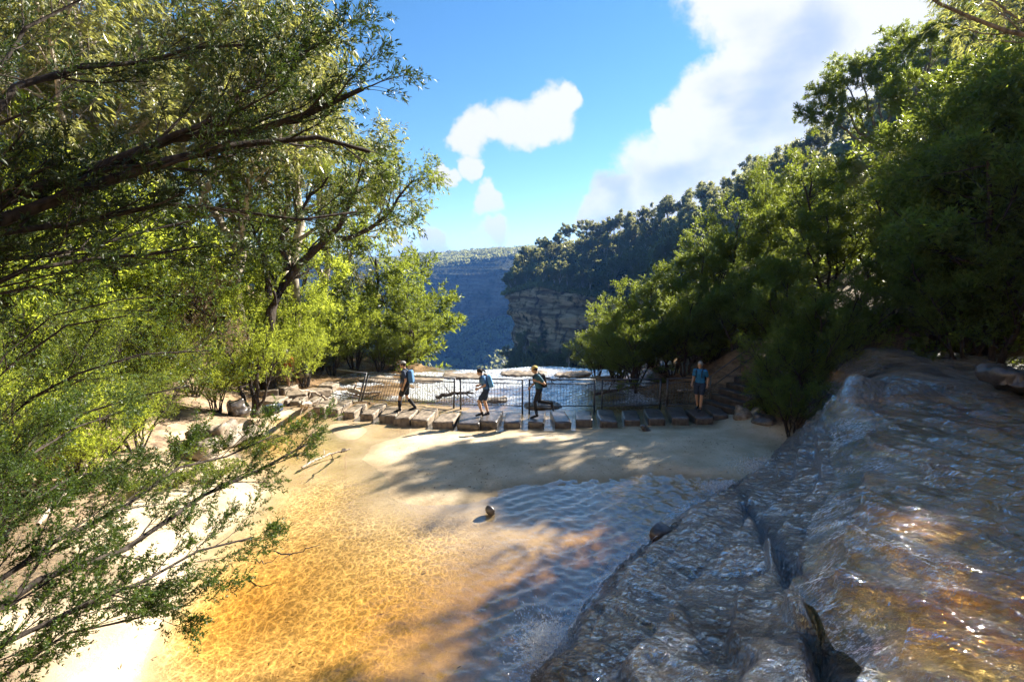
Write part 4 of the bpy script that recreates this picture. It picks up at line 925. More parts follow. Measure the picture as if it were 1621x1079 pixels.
for i, (u, v, wpx) in enumerate(stones):
    q = onz(u, v, .20); wd = wpx / FPX * q[1] * 1.0; ln = 1.3 + .18 * math.sin(i * 2.3)
    top = .205 + .015 * math.sin(i * 1.7)
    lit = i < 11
    me = stone_mesh('stepping_stone', wd, ln, .46, 100 + i, M['stone'] if lit else M['stone_wet_shaded'], .02)  # stones out of the sun get the darker stone, shade put into colour
    o = obj('stepping_stone', me, None, None, (q[0], q[1] + ln / 2, top - .23)); o.rotation_euler = (0, 0, R(-4 + 3 * math.sin(i * 3.1)))
    if i <= 11: lb = '%s block of the stepping stone path counted from the left bank, pale and sunlit' % ordn[i]
    else: lb = '%s shade-darkened block of the stepping stone path counted from the right bank' % ordn[len(stones) - 1 - i]
    tag(o, lb, 'stepping stone', 'stepping stones across the stream')
# paving blocks leading up the left bank
for i, (u, v, w_, l_) in enumerate([(432,632,.7,.9),(470,622,.8,.9),(500,618,.9,.8),(452,612,.8,.7),(520,608,.9,.6),(425,618,.6,.7),(395,640,.6,.6)]):
    q = onz(u, v, .28); o = obj('paving_slab', stone_mesh('paving_slab', w_, l_, .3, 140 + i, M['stone'], .03), None, None, (q[0], q[1], .16)); o.rotation_euler = (0, 0, .4 * i)
    tag(o, ['flat slab at the start of the path by the stump', 'slab behind the second stepping stone', 'slab left of the orange root stump', 'slab below the half hidden walkers', 'slab behind the driftwood at the railing end', 'slab among grass left of the path', 'slab beside the multi-stemmed tree'][i], 'paving slab', 'flat slabs where the path leaves the left bank')

def bar(p, q, r, sides=6):
    P = np.array([[p, (np.array(p) + np.array(q)) / 2, q]], float); V, F = tubes(P, np.full((1, 3), r), sides)
    n = sides; V = np.concatenate([V, P[0, :1], P[0, 2:]]); a = len(V) - 2
    caps = []
    for s in range(0, n, 2):
        caps.append([a, (s + 2) % n, s + 1, s]); caps.append([a + 1, 2 * n + s, 2 * n + s + 1, 2 * n + (s + 2) % n])
    return V, np.concatenate([F, np.array(caps)])
def boxbar(p, q, w_, h_):
    """flat rail from p to q"""
    p = np.array(p, float); q = np.array(q, float); d = nrm(q - p); s = nrm(np.cross(d, [0, 0, 1.0])) if abs(d[2]) < .9 else np.array([1., 0, 0]); t_ = np.cross(s, d)
    V = [b + s * a * w_ / 2 + t_ * c * h_ / 2 for b in (p, q) for a, c in ((-1, -1), (1, -1), (1, 1), (-1, 1))]
    return np.array(V), np.array([[3, 2, 1, 0], [4, 5, 6, 7], [0, 1, 5, 4], [1, 2, 6, 5], [2, 3, 7, 6], [3, 0, 4, 7]])
def mo(name, vf, mt, parent=None, smooth=False):
    return obj(name, mesh_q(name, vf[0], vf[1], smooth), mt, parent)
fence = [(520, 19.9, 566, 19.15, .30, 0, 'broken leaning length of railing with rails only, left end'),
         (570, 19.05, 631, 18.7, .30, 14, 'leaning railing panel at the left, tilted to the right'),
         (634, 18.68, 718, 18.28, .04, 21, 'railing panel just behind the man in black shorts'),
         (729, 18.22, 827, 18.02, 0, 19, 'railing panel behind the woman with the blue pack'),
         (838, 18.0, 941, 18.0, 0, 20, 'railing panel behind the runner in the yellow cap'),
         (953, 18.0, 1045, 18.1, 0, 19, 'shaded railing panel before the brush pile'),
         (1056, 18.15, 1106, 18.4, 0, 10, 'shaded railing panel left of the blue shirted walker')]
for (u0, y0, u1, y1, lean, nb_, lab) in fence:
    x0 = (u0 - 810.5) / FPX * (y0 * cp + (H - .6) * sp) ; x1 = (u1 - 810.5) / FPX * (y1 * cp + (H - .6) * sp)
    z0 = .0; L = np.array([lean, .0, 0]); a0 = np.array([x0, y0, z0]); a1 = np.array([x1, y1, z0]); up_ = np.array([0, 0, 1.0])
    f = lambda t, h: a0 * (1 - t) + a1 * t + up_ * h + L * h
    e = bpy.data.objects.new('railing', None); COL.objects.link(e); e.location = a0.tolist(); tag(e, lab, 'railing', 'railing panels behind the stepping stones')
    loc = lambda vf: (vf[0] - a0, vf[1])
    ln = np.linalg.norm(a1 - a0)
    for t in ((0, 1) if nb_ else (1,)): mo('post', loc(boxbar(f(t, -.15), f(t, 1.16), .06, .05)), M['metal'], e)
    mo('top_rail', loc(boxbar(f(-.012, 1.17), f(1.012, 1.17), .07, .035)), M['metal'], e)
    mo('middle_rail', loc(boxbar(f(.01, 1.02 if nb_ else .66), f(.99, 1.02 if nb_ else .66), .035, .03)), M['metal'], e)
    mo('bottom_rail', loc(boxbar(f(.01, .20), f(.99, .20), .035, .03)), M['metal'], e)
    for k in range(nb_):
        t = (k + 1) / (nb_ + 1); mo('baluster', loc(bar(f(t, .20), f(t, 1.02), .0085, 4)), M['metal'], e)
# stairway with two handrails
e = bpy.data.objects.new('stairway', None); COL.objects.link(e); s0 = np.array([7.45, 17.7, .12]); e.location = s0.tolist(); tag(e, 'shaded flight of rough steps climbing right from the stepping stones', 'stairway')
dirs = nrm(np.array([1.0, .42, 0])); side = np.array([-dirs[1], dirs[0], 0])
for k in range(14):
    c = dirs * (.15 + .36 * k) + np.array([0, 0, .06 + .19 * k])
    me = stone_mesh('step', .44, 1.7, .26, 200 + k, M['timber'], .015, 6)
    o = obj('step', me, None, e, c); o.rotation_euler = (0, 0, math.atan2(dirs[1], dirs[0]))
for sgn, lab in ((-1, 'near handrail of the shaded stairway'), (1, 'far handrail of the shaded stairway')):
    e = bpy.data.objects.new('handrail', None); COL.objects.link(e); e.location = s0.tolist(); tag(e, lab, 'handrail', 'stair handrails')
    o0 = side * .9 * sgn
    for k in (0, 4, 8, 12): b_ = o0 + dirs * (.3 + .36 * k) + np.array([0, 0, .1 + .19 * k]); mo('post', bar(b_ - (0, 0, .3), b_ + np.array([0, 0, .95]), .022), M['metal'], e)
    for h, nm in ((.95, 'top_rail'), (.5, 'lower_rail')): mo(nm, bar(o0 + dirs * .1 + np.array([0, 0, h + .0]), o0 + dirs * 4.8 + np.array([0, 0, h + .19 * 12.6]), .02), M['metal'], e)

# ================================================================ driftwood, loose rocks
def log(name, label, cat_, pts, r, seed, branches=0, mt='drift', bl=.5, group=None, S_=8):
    rg = np.random.default_rng(seed); pts = np.array(pts, float); base = pts[0].copy(); P = poly(pts - base, 14, rg, .02)[None]
    Rr = np.linspace(1, .35, 14)[None] * r * (1 + .25 * rg.normal(size=(1, 14)) * .5)
    Rr = np.abs(Rr); Rr[:, 0] *= .6; Rr[:, -1] *= .3
    gs = [tubes(P, Rr, S_)]
    if branches:
        Q, Rq = spawn(P, Rr, branches, .2, 1, .8, bl, 7, .02, .18, rg, .3, .6); gs.append(tubes(Q, Rq, 5))
        Q2, Rq2 = spawn(Q, Rq, 3, .3, 1, .7, bl * .4, 5, .0, .2, rg, .3, .6); gs.append(tubes(Q2, Rq2, 4))
    V, F = merge(*gs); o = obj(name, mesh_q(name, V, F, True), M[mt], None, base); return tag(o, label, cat_, group)
G_ = lambda u, v, z=0.0: onz(u, v, z)
log('driftwood', 'bleached forked branch lying on the wet sand left of centre', 'driftwood', [G_(478,740,.06), G_(505,725,.08), G_(535,715,.08), G_(556,710,.1)], .045, 1, 2, 'drift', .5)
log('driftwood', 'dark upright snag on the bleached branch', 'driftwood', [G_(548,712,.05), G_(546,712,.25), G_(541,714,.55)], .03, 2, 1, 'drift_dark', .2)
log('twig', 'thin dark stick lying across the amber shallows', 'stick', [G_(436,872,.03), G_(455,877,.05), G_(480,872,.05), G_(508,862,.06)], .016, 3, 1, 'drift_dark', .3)
log('twig', 'short thin stick in the shallows left of the longer dark stick', 'stick', [G_(405,885,.02), G_(420,892,.03), G_(440,880,.03)], .010, 4, 1, 'drift_dark', .2)
log('log', 'pale log stranded on the rock behind the leaning railing', 'log', [G_(552,616,.12), G_(575,622,.12), G_(605,620,.15)], .12, 5, 2, 'drift', .5)
log('log', 'grey root tangle on the rock behind the second railing panel', 'log', [G_(690,628,.1), G_(720,622,.15), G_(752,622,.2)], .09, 6, 5, 'drift_dark', .8)
log('log', 'long dark branch lying on the bright wet rock at the brink', 'log', [G_(848,597,.15), G_(875,600,.15), G_(906,600,.15)], .07, 7, 2, 'drift_dark', .5)
log('root_stump', 'orange brown root stump at the left end of the path', 'stump', [G_(489,640,.2), G_(485,640,.6), G_(478,640,1.0)], .14, 8, 5, 'drift', .5)
log('log', 'pale bare branch on the far side of the left path', 'log', [G_(520,632,.2), G_(500,622,.5), G_(470,615,.9)], .05, 9, 3, 'drift', .5)
log('log', 'fallen pale branch above the sand at the lower left bank', 'log', [G_(60,830,.9), G_(120,760,1.0), (onz(165,700,.9))], .05, 10, 2, 'drift', .4)
log('log', 'dark fallen branch tangled at the right end of the railing', 'log', [G_(940,625,.1), G_(985,615,.35), G_(1030,610,.5)], .06, 11, 9, 'drift_dark', 1.1)
log('log', 'pale sunlit pole behind the right railing panel', 'log', [G_(1072,618,.35), G_(1098,616,.38)], .05, 12, 0, 'drift')
def rockobj(name, label, u, v, z, s, seed, mt, cat_='rock', group=None, dz=0.0, pw=2.6):
    q = onz(u, v, z); o = obj(name, stone_mesh(name, s[0], s[1], s[2], seed, M[mt], (.16 if max(s) > .3 else .06) * max(s), 11, 1.0, pw), None, None, (q[0], q[1], z + dz)); o.rotation_euler = (.2, -.3, seed)
    return tag(o, label, cat_, group)
rockobj('rock', 'small pointed dark rock standing out of the shallows', 776, 808, .06, (.24, .18, .24), 301, 'stone_wet_shaded', pw=1.7)
rockobj('rock', 'dark rock lodged at the lip of the shelf', 1044, 838, .26, (.42, .3, .24), 302, 'stone_wet_shaded')
rockobj('boulder', 'grey boulder at the foot of the stairway', 1176, 660, .2, (.75, .6, .5), 303, 'stone')
rockobj('boulder', 'brown rock beside the grey boulder on the shaded sand', 1215, 672, .2, (.9, .7, .5), 304, 'stone_wet_shaded')
rockobj('rock', 'flat dark rock on the shaded sand before the stones', 1022, 678, .1, (.4, .3, .15), 305, 'stone_wet_shaded')
rockobj('boulder', 'pale boulder of the eroded left bank', 350, 694, .2, (1.7, 1.2, .6), 306, 'stone', pw=4)
rockobj('boulder', 'dark hollowed block at the top of the eroded left bank', 376, 648, .45, (.7, .6, .7), 307, 'stone_wet_shaded', pw=4)
rockobj('boulder', 'low pale boulder at the water edge of the left bank', 312, 715, .25, (1.1, .8, .5), 308, 'stone')
rockobj('boulder', 'dark boulder at the back of the upper stream', 1460, 530, 2.9, (1.6, 1.2, .7), 309, 'stone_wet_shaded')
rockobj('boulder', 'dark boulder in the upper stream at the right frame edge', 1600, 600, 2.5, (1.4, 1.1, .5), 310, 'stone_wet_shaded')
for i, (u, v, s) in enumerate([(668,600,1.6),(742,594,1.9),(830,590,1.8),(905,592,1.5),(780,632,.9),(860,640,1.1),(600,600,1.4),(965,598,1.3)]):
    q = onz(u, v, .06); o = obj('rock_hump', stone_mesh('rock_hump', s * 1.3, s * .7, .22, 320 + i, M['stone'], .07, 12, 1.0, 2.4), None, None, (q[0], q[1], .02))
    tag(o, ['low hump of rock at the brink below the left shrubs', 'low hump of rock at the brink behind the woman', 'low hump of rock at the brink left of the runner', 'low hump of rock under the long dark branch', 'dark hump of rock just behind the woman, at the railing foot', 'dark hump of rock behind the runner, at the railing foot', 'pale hump of rock behind the leaning railing', 'low hump of rock at the brink by the right bank'][i], 'rock', 'low humps of rock on the platform')

# ================================================================ people
def ballchain(chains, seg=12):
    """tapered limbs with rounded joints; the pieces are fused into one surface by combine(voxel=...)"""
    bm = bmesh.new()
    for ch in chains:
        for (p, r), (q, r2) in zip(ch[:-1], ch[1:]):
            p = Vector([float(a_) for a_ in p]); q = Vector([float(a_) for a_ in q]); d = q - p
            if d.length < 1e-5: continue
            g_ = bmesh.ops.create_cone(bm, cap_ends=True, segments=seg, radius1=r, radius2=r2, depth=d.length)
            mt_ = Matrix.Translation((p + q) / 2) @ d.to_track_quat('Z', 'Y').to_matrix().to_4x4()
            bmesh.ops.transform(bm, matrix=mt_, verts=g_['verts'])
        for p, r in ch:
            g_ = bmesh.ops.create_uvsphere(bm, u_segments=seg, v_segments=seg // 2 + 1, radius=r)
            bmesh.ops.translate(bm, verts=g_['verts'], vec=Vector([float(a_) for a_ in p]))
    me = bpy.data.meshes.new('t'); bm.to_mesh(me); bm.free(); return me
def chainmesh(chains, sub=2): return ballchain(chains, 8 if sub == 1 else 14)
def ell(c, r, rot=None, seg=20):
    bm = bmesh.new(); bmesh.ops.create_uvsphere(bm, u_segments=seg, v_segments=seg // 2 + 2, radius=1)
    for v_ in bm.verts:
        v_.co = Vector((v_.co.x * r[0], v_.co.y * r[1], v_.co.z * r[2]))
        if rot is not None: v_.co = rot @ v_.co
        v_.co += Vector([float(q) for q in c])
    me = bpy.data.meshes.new('e'); bm.to_mesh(me); bm.free(); return me
def combine(name, meshes, mt, voxel=None):
    bm = bmesh.new()
    for m_ in meshes: bm.from_mesh(m_)
    me = bpy.data.meshes.new(name); bm.to_mesh(me); bm.free()
    if voxel:
        o = bpy.data.objects.new('t', me); COL.objects.link(o); r_ = o.modifiers.new('r', 'REMESH'); r_.mode = 'VOXEL'; r_.voxel_size = voxel; r_.use_smooth_shade = True
        s_ = o.modifiers.new('s', 'SMOOTH'); s_.iterations = 3; s_.factor = .5
        dg = bpy.context.evaluated_depsgraph_get(); me = bpy.data.meshes.new_from_object(o.evaluated_get(dg)); bpy.data.objects.remove(o); me.name = name
    me.materials.clear(); me.materials.append(mt)
    me.polygons.foreach_set('use_smooth', np.ones(len(me.polygons), bool)); me.update(); return me
M['skin'] = simple('skin', (.50, .30, .19), .5, .08, 20)
def cloth(name, c): M[name] = simple(name, c, .85, .18, 14, bumpd=.006); return name
for n_, c_ in [('cloth_navy', (.02, .035, .07)), ('cloth_black', (.012, .012, .014)), ('cloth_blue', (.06, .16, .34)), ('cloth_pack', (.10, .28, .55)), ('cloth_teal', (.03, .10, .15)), ('cloth_bright', (.02, .16, .36)),
               ('cloth_orange', (.55, .16, .03)), ('cloth_khaki', (.30, .26, .16)), ('cap_yellow', (.62, .42, .12)), ('cap_grey', (.3, .28, .25)), ('hair_dark', (.02, .014, .01)), ('hair_grey', (.35, .33, .31)), ('shoe', (.02, .02, .022)), ('cloth_white', (.7, .7, .7))]: cloth(n_, c_)
def hand(w_, el, side):
    """palm, four unequal curled fingers, thumb from the side of the palm"""
    d = nrm(np.array(w_) - np.array(el)); s = nrm(np.cross(d, [0, 1.0 * side, .2])); n_ = np.cross(d, s)
    out_ = []; palm = w_ + d * .045
    ms = [chainmesh([[(w_, .026), (palm, (.040)), (w_ + d * .085, .030)]], 1)]
    for k, l in enumerate((.062, .072, .067, .052)):
        b_ = w_ + d * .08 + s * (.033 - .022 * k); m1 = b_ + d * l * .5 + n_ * .006; m2 = m1 + d * l * .25 + n_ * l * .3; m3 = m2 + n_ * l * .3 - d * .004
        ms.append(chainmesh([[(b_ - d * .03, .010), (b_, .009), (m1, .008), (m2, .0075), (m3, .007)]], 1))
    b_ = w_ + d * .03 + s * .028; ms.append(chainmesh([[(w_ + d * .025, .011), (b_, .011), (b_ + s * .018 + d * .028, .0095), (b_ + s * .02 + d * .055 + n_ * .012, .008)]], 1))
    return ms
def person(label, loc, face, J, hgt, shirt, shorts, long_=False, pack=None, hair='hair_dark', cap=None, socks=None, poles=False, tilt=.0, sleeve=True, pony=False):
    """J: joints in metres, person facing +X, for a 1.72 m figure"""
    J = {k: np.array(v, float) for k, v in J.items()}
    pel = J['pel']; ch = J['chest']; nk = J['neck']; hd = J['head']
    sh = {s: J['sh' + s] for s in 'LR'}
    ch_t = [[(ch + (nk - ch) * .5, .085), (nk, .056), (nk * .4 + hd * .6, .052)]]
    body = []; limbs = []
    for s in 'LR':
        hip, kn, an = J['hip' + s], J['kn' + s], J['an' + s]; el, wr = J['el' + s], J['wr' + s]
        limbs.append([(hip, .088), ((hip + kn) / 2, .078), (kn, .055), (kn * .65 + an * .35, .057), (an, .036)])
        limbs.append([(ch + (nk - ch) * .45, .07), (sh[s], .056), ((sh[s] + el) / 2, .046), (el, .038), ((el + wr) / 2, .034), (wr, .026)])
    tz = Matrix.Rotation(math.atan2((nk - pel)[0], (nk - pel)[2]), 3, 'Y')
    body.append(chainmesh(ch_t + limbs, 2)); mid = (pel + ch) / 2
    for c_, r_ in ((pel + np.array([0, 0, -.01]), (.105, .155, .115)), (mid, (.095, .135, .17)), (ch, (.112, .165, .185))): body.append(ell(c_, r_, tz))
    rt = Matrix.Rotation(tilt, 3, 'Y')
    def hp(x, y, z): return hd + np.array(rt @ Vector((x, y, z)))
    body.append(ell(hd + np.array([0, 0, .01]), (.098, .077, .118), rt)); body.append(ell(hp(.035, 0, -.06), (.06, .052, .055), rt))
    body.append(ell(hp(.104, 0, -.015), (.018, .013, .022), rt)); body.append(ell(hp(.085, 0, -.055), (.012, .026, .010), rt))
    for y_ in (-1, 1): body.append(ell(hp(-.005, .078 * y_, -.01), (.018, .010, .030), rt)); body.append(ell(hp(.082, .03 * y_, .022), (.014, .02, .008), rt))
    for s in 'LR':
        an = J['an' + s]; tv = nrm(J.get('toe' + s, an + np.array([.2, 0, -.06])) - an)
        body.append(chainmesh([[(an, .036), (an + tv * .06 + np.array([0, 0, -.035]), .034), (an + tv * .17 + np.array([0, 0, -.045]), .026)]], 1))
    hands = []
    for s, sd in (('L', 1), ('R', -1)): hands += hand(J['wr' + s], J['el' + s], sd)
    e = bpy.data.objects.new('person', None); COL.objects.link(e); e.location = [float(q) for q in loc]; e.rotation_euler = (0, 0, face); k_ = hgt / 1.72; e.scale = (k_,) * 3
    tag(e, label, 'person')
    obj('body', combine('body', body + hands, M['skin'], .0065), None, e)
    eyes = combine('eyes', [ell(hp(.086, .03 * y_, .005), (.012, .012, .010), rt, 10) for y_ in (-1, 1)], M['hair_dark']); obj('eyes', eyes, None, e)
    # shirt
    cs = [[(ch + (nk - ch) * .5, .098), (nk - (nk - ch) * .12, .068)]]
    for s in 'LR':
        el = J['el' + s]; q = .62 if sleeve else .2; cs.append([(ch + (nk - ch) * .45, .09), (sh[s], .072), (sh[s] * (1 - q) + el * q, .060)])
    obj('shirt', combine('shirt', [chainmesh(cs, 2)] + [ell(c_, r_, tz) for c_, r_ in ((pel + np.array([0, 0, .06]), (.125, .172, .11)), (mid, (.118, .158, .18)), (ch, (.132, .182, .195)))], M[shirt], .010), None, e)
    # shorts or leggings
    cs = []
    for s in 'LR':
        hip, kn, an = J['hip' + s], J['kn' + s], J['an' + s]
        if long_: cs.append([(hip, .098), ((hip + kn) / 2, .086), (kn, .063), (kn * .65 + an * .35, .064), (an, .044)])
        else: cs.append([(hip, .105), (hip * .45 + kn * .55, .098), (hip * .28 + kn * .72, .094)])
    obj('leggings' if long_ else 'shorts', combine('legwear', [chainmesh(cs, 2), ell(pel + np.array([0, 0, -.01]), (.122, .172, .13), tz)], M[shorts], .010), None, e)
    for s in 'LR':
        an = J['an' + s]; kn = J['kn' + s]; tv = nrm(J.get('toe' + s, an + np.array([.2, 0, -.06])) - an); tv2 = tv
        if socks: obj('sock', combine('sock', [chainmesh([[(an, .044), (an * .6 + kn * .4, .063), (an * .3 + kn * .7, .063)]], 2)], M[socks], .009), None, e)
        dn = nrm(np.array([0, 0, -1.0]) + .3 * tv)
        obj('shoe', combine('shoe', [chainmesh([[(an + np.array([0, 0, .02]), .045), (an + dn * .04 - tv * .03, .046), (an + dn * .045 + tv * .07, .044), (an + dn * .05 + tv * .19, .034)]], 2)], M['shoe'], .010), None, e)
    # hair and cap
    hr = [ell(hp(-.012, 0, .028), (.104, .086, .108), rt)]
    if pony: hr.append(chainmesh([[(hp(-.09, 0, .03), .03), (hp(-.15, 0, 0), .035), (hp(-.17, 0, -.09), .018)]], 1)); 
    bmh = bmesh.new(); [bmh.from_mesh(h_) for h_ in hr]
    for v_ in list(bmh.verts):
        l_ = rt.inverted() @ (v_.co - Vector([float(q) for q in hd]))
        if l_.x > .05 - .0 and l_.z < .05: bmh.verts.remove(v_)
    me = join_bm(bmh, 'hair', M[hair]); obj('hair', me, None, e)
    if cap:
        cm = ell(hp(-.004, 0, .055), (.112, .095, .082), rt); bmh = bmesh.new(); bmh.from_mesh(cm)
        for v_ in list(bmh.verts):
            if (rt.inverted() @ (v_.co - Vector([float(q) for q in hd]))).z < .035: bmh.verts.remove(v_)
        bmh.from_mesh(ell(hp(.125, 0, .045), (.075, .07, .010), rt)); obj('cap', join_bm(bmh, 'cap', M[cap]), None, e)
    if pack:
        bk = nrm(nk - pel); nrm_b = np.array([-bk[2], 0, bk[0]]); c0 = (pel * .30 + ch * .70) + nrm_b * .20
        bm = bmesh.new(); bmesh.ops.create_cube(bm, size=2); bmesh.ops.bevel(bm, geom=bm.edges[:], offset=.55, segments=3, profile=.6, affect='EDGES')
        an_ = math.atan2(bk[0], bk[2])
        for v_ in bm.verts: v_.co = Matrix.Rotation(an_, 3, 'Y') @ Vector((v_.co.x * .085, v_.co.y * .135, v_.co.z * .225)) + Vector([float(q) for q in c0])
        pk = obj('backpack', join_bm(bm, 'backpack', M[pack]), None, e)
        for s in 'LR':
            y_ = sh[s][1] * .55; st = [[(c0 + np.array([.05, y_, .17]), .016), (ch + np.array([-.04, y_, .20]), .016), (ch + np.array([.14, y_, .08]), .015), (ch + np.array([.13, y_, -.10]), .014), (c0 + np.array([.06, y_, -.14]), .014)]]
            obj('strap', combine('strap', [chainmesh(st, 1)], M['cloth_black']), None, pk)
    if poles:
        for s in 'LR': w_ = J['wr' + s]; mo('pole', bar(w_ + np.array([.05, 0, .1]), (w_[0] + .1, w_[1], .02), .009), M['metal'], e, True)
    return e
def pose(**k):
    d = dict(pel=(0, 0, .95), chest=(.03, 0, 1.28), neck=(.05, 0, 1.46), head=(.09, 0, 1.60), shL=(.03, .18, 1.38), shR=(.03, -.18, 1.38), hipL=(0, .10, .90), hipR=(0, -.10, .90))
    d.update(k); return d
walk = pose(knL=(.20, .10, .50), anL=(.22, .10, .09), knR=(.02, -.10, .49), anR=(-.26, -.10, .12), elL=(-.06, .22, 1.12), wrL=(.04, .22, .87), elR=(.06, -.22, 1.11), wrR=(.20, -.20, .90))
walkb = pose(knL=(.26, .10, .55), anL=(.16, .10, .15), knR=(.06, -.10, .50), anR=(-.06, -.10, .09), chest=(.09, 0, 1.26), neck=(.15, 0, 1.43), head=(.22, 0, 1.55), shL=(.10, .16, 1.36), shR=(.10, -.16, 1.36), elL=(.04, .20, 1.12), wrL=(.26, .18, 1.02), elR=(.0, -.21, 1.12), wrR=(.24, -.18, 1.06))
run = pose(knL=(.14, .09, .52), anL=(.08, .09, .09), knR=(-.02, -.09, .50), anR=(-.44, -.09, .42), toeR=(-.50, -.09, .20), chest=(.06, 0, 1.28), neck=(.10, 0, 1.45), head=(.15, 0, 1.59), elL=(-.16, .23, 1.16), wrL=(.10, .16, 1.24), elR=(.08, -.23, 1.14), wrR=(.26, -.18, .98))
stand = pose(knL=(.10, .10, .51), anL=(.14, .10, .09), knR=(.0, -.10, .50), anR=(-.16, -.10, .10), elL=(-.10, .23, 1.13), wrL=(-.02, .24, .92), elR=(.03, -.23, 1.12), wrR=(.16, -.22, .95))
sit = pose(pel=(0, 0, .52), chest=(.10, 0, .84), neck=(.16, 0, 1.00), head=(.22, 0, 1.14), shL=(.12, .18, .93), shR=(.12, -.18, .93), hipL=(.02, .10, .48), hipR=(.02, -.10, .48), knL=(.42, .12, .50), anL=(.40, .12, .09), knR=(.40, -.12, .48), anR=(.34, -.12, .09), elL=(.22, .22, .70), wrL=(.40, .16, .62), elR=(.22, -.22, .70), wrR=(.40, -.16, .62))
q = onz(644, 650, .215); person('walking man in dark shirt and black shorts with long black socks and a small pack', (q[0], q[1], .215), R(176), walk, 1.74, 'cloth_navy', 'cloth_black', pack='cloth_blue', hair='hair_dark', cap='cap_grey', socks='cloth_black', tilt=.15)
q = onz(770, 658, .215); person('woman with dark ponytail and light blue backpack looking down at her steps', (q[0], q[1], .215), R(184), walkb, 1.66, 'cloth_blue', 'cloth_navy', pack='cloth_pack', tilt=.45, pony=True)
q = onz(853, 659, .215); person('runner in a yellow cap with black leggings and black backpack', (q[0], q[1], .215), R(182), run, 1.72, 'cloth_teal', 'cloth_black', long_=True, pack='cloth_black', cap='cap_yellow', tilt=.2)
q = onz(1106, 648, .215); person('walker in a bright blue shirt standing in the shade at the right end', (q[0], q[1], .215), R(232), stand, 1.72, 'cloth_bright', 'cloth_navy', pack='cloth_black', hair='hair_grey', tilt=.2)
q = aty(456, 590, 20.9); zz = gz1(q[0], q[1]); person('walker in orange with trekking poles half hidden among the left shrubs', (q[0], q[1], max(zz, H + 20.9 * ray(456, 572)[2] / ray(456, 572)[1] - 1.72)), R(255), stand, 1.72, 'cloth_orange', 'cloth_khaki', poles=True, hair='hair_grey', cap='cap_grey')
q = aty(487, 600, 21.6); zz = gz1(q[0], q[1]); person('person sitting behind the lime shrub with a dark top', (q[0], q[1], zz), R(200), sit, 1.7, 'cloth_navy', 'cloth_khaki', tilt=.2)
q = aty(1303, 500, 16.6); person('figure in dark blue standing in deep shade behind the bushes above the shelf', (q[0], q[1], gz1(q[0], q[1])), R(210), stand, 1.75, 'cloth_bright', 'cloth_navy', pack='cloth_navy')
# pack left on the sand
q = onz(433, 652, .1); e = obj('rucksack', None); e = bpy.data.objects['rucksack']; e.location = (q[0], q[1], .12); tag(e, 'dark rucksack lying on the sand beside the little tree', 'rucksack')
bm = bmesh.new(); bmesh.ops.create_cube(bm, size=2); bmesh.ops.bevel(bm, geom=bm.edges[:], offset=.5, segments=3, profile=.6, affect='EDGES')
for v_ in bm.verts: v_.co = Vector((v_.co.x * .30, v_.co.y * .18, v_.co.z * .14 + .12 + .03 * math.sin(v_.co.x * 3)))
obj('bag_body', join_bm(bm, 'bag_body', M['cloth_navy']), None, e)
obj('strap', combine('strap', [chainmesh([[((-.2, -.16, .2), .016), ((0, -.25, .24), .016), ((.2, -.18, .18), .016)]], 1)], M['cloth_black']), None, e)
obj('pocket', combine('pocket', [ell((.05, -.1, .22), (.16, .1, .07))], M['cloth_white']), None, e)

# ================================================================ falling and splashing water
def foam_mat():
    m, t, o = mat('white_water'); p = geo_pos(t)
    d = t.new('ShaderNodeBsdfPrincipled', inp={'Base Color': (.85, .88, .9, 1), 'Roughness': .15, 'Specular IOR Level': .8, 'Transmission Weight': .0})
    tr = t.new('ShaderNodeBsdfTransparent', inp={0: (.95, .97, 1, 1)})
    mx = t.new('ShaderNodeMixShader', inp={0: t.rng(t.noise(p, 16, 5, .65), .40, .62, .25, .95)}); t.l.new(tr.outputs[0], mx.inputs[1]); t.l.new(d.outputs[0], mx.inputs[2])
    t.l.new(mx.outputs[0], o.inputs[0]); return m
M['foam_glint'] = foam_mat()
rg = np.random.default_rng(9)
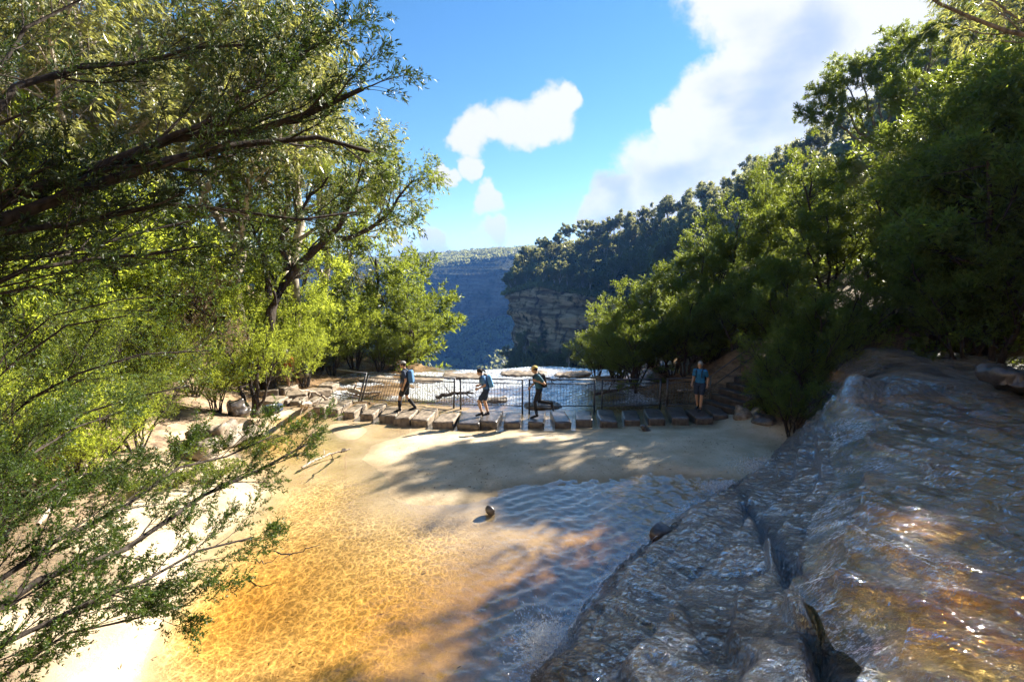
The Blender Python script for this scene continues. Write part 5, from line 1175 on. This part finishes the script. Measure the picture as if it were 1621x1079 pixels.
# curtain that slides off the lip into the pool
lip_pts = [onz(u, v, z) for u, v, z in [(868,1048,.2),(900,1005,.24),(930,958,.25),(962,915,.24),(1000,880,.24),(1040,850,.22),(1090,815,.22),(1140,782,.24),(1180,758,.28)]]
Pl = poly(lip_pts, 260); nrmv = np.stack([-np.gradient(Pl[:, 1]), np.gradient(Pl[:, 0])], -1); nrmv = nrm(nrmv)
rows = []
for k in range(9):
    t_ = k / 8.0; off = .02 + .10 * t_ + .05 * fbm(np.arange(260) * .11, np.full(260, t_), 1.0, 3, 4)
    rows.append(np.stack([Pl[:, 0] + nrmv[:, 0] * off, Pl[:, 1] + nrmv[:, 1] * off, Pl[:, 2] * (1 - t_ ** 1.6) + .03 + .03 * fbm(np.arange(260) * .3, np.full(260, t_ * 3), 1, 3, 8)], -1))
V = np.array(rows); tag(obj('falling_water', mesh_q('falling_water', V, grid_faces(9, 260), True), M['foam_glint']), kind='structure')
def splash(name, centre, spread, up_, n, seed, dirv_):
    """thrown threads and drops of water"""
    rg = np.random.default_rng(seed); P0 = np.array(centre) + rg.normal(0, 1, (n, 3)) * np.array(spread)
    d = nrm(rg.normal(0, .55, (n, 3)) + np.array(dirv_) + np.array([0, 0, 1.1])); d[:, 2] = np.abs(d[:, 2]); l = up_ * np.abs(rg.normal(0, .7, (n, 1)))
    L = .012 + .05 * rg.uniform(0, 1, (n, 1)) ** 3; P = P0 + d * l; s = nrm(np.cross(d, rg.normal(size=d.shape))); w_ = .0035 + .009 * rg.uniform(0, 1, (n, 1)) ** 3
    Vs = []
    for s_ in (s, np.cross(d, s)): Vs.append(np.stack([P, P + d * L * .4 + s_ * w_, P + d * L, P + d * L * .4 - s_ * w_], 1).reshape(-1, 3))
    V = np.concatenate(Vs); F = np.arange(len(V)).reshape(-1, 4)
    return tag(obj(name, mesh_q(name, V, F, False), M['foam_glint']), kind='stuff')
splash('water_spray', onz(872, 1028, .08), (.16, .20, .03), .22, 4200, 1, (-.5, .35, 0))
splash('water_spray', onz(1215, 742, .30), (.34, .22, .06), .10, 6000, 2, (-.3, .3, 0))
splash('water_spray', onz(1150, 772, .12), (.32, .14, .03), .05, 3500, 3, (-.3, .3, 0))

# ================================================================ haze
hb = bmesh.new(); bmesh.ops.create_cube(hb, size=2.0)
for v_ in hb.verts: v_.co = Vector((v_.co.x * 9100, v_.co.y * 9100, 27 + v_.co.z * 222))
hm = bpy.data.materials.new('haze'); hm.use_nodes = True; ht = NT(hm.node_tree); ht.n.clear()
ho = ht.new('ShaderNodeOutputMaterial'); hv = ht.new('ShaderNodeVolumePrincipled', inp={'Color': (.14, .38, 1, 1), 'Density': .00014, 'Anisotropy': .25})
ht.l.new(hv.outputs[0], ho.inputs['Volume'])
tag(obj('haze', join_bm(hb, 'haze', hm, False)), kind='stuff')
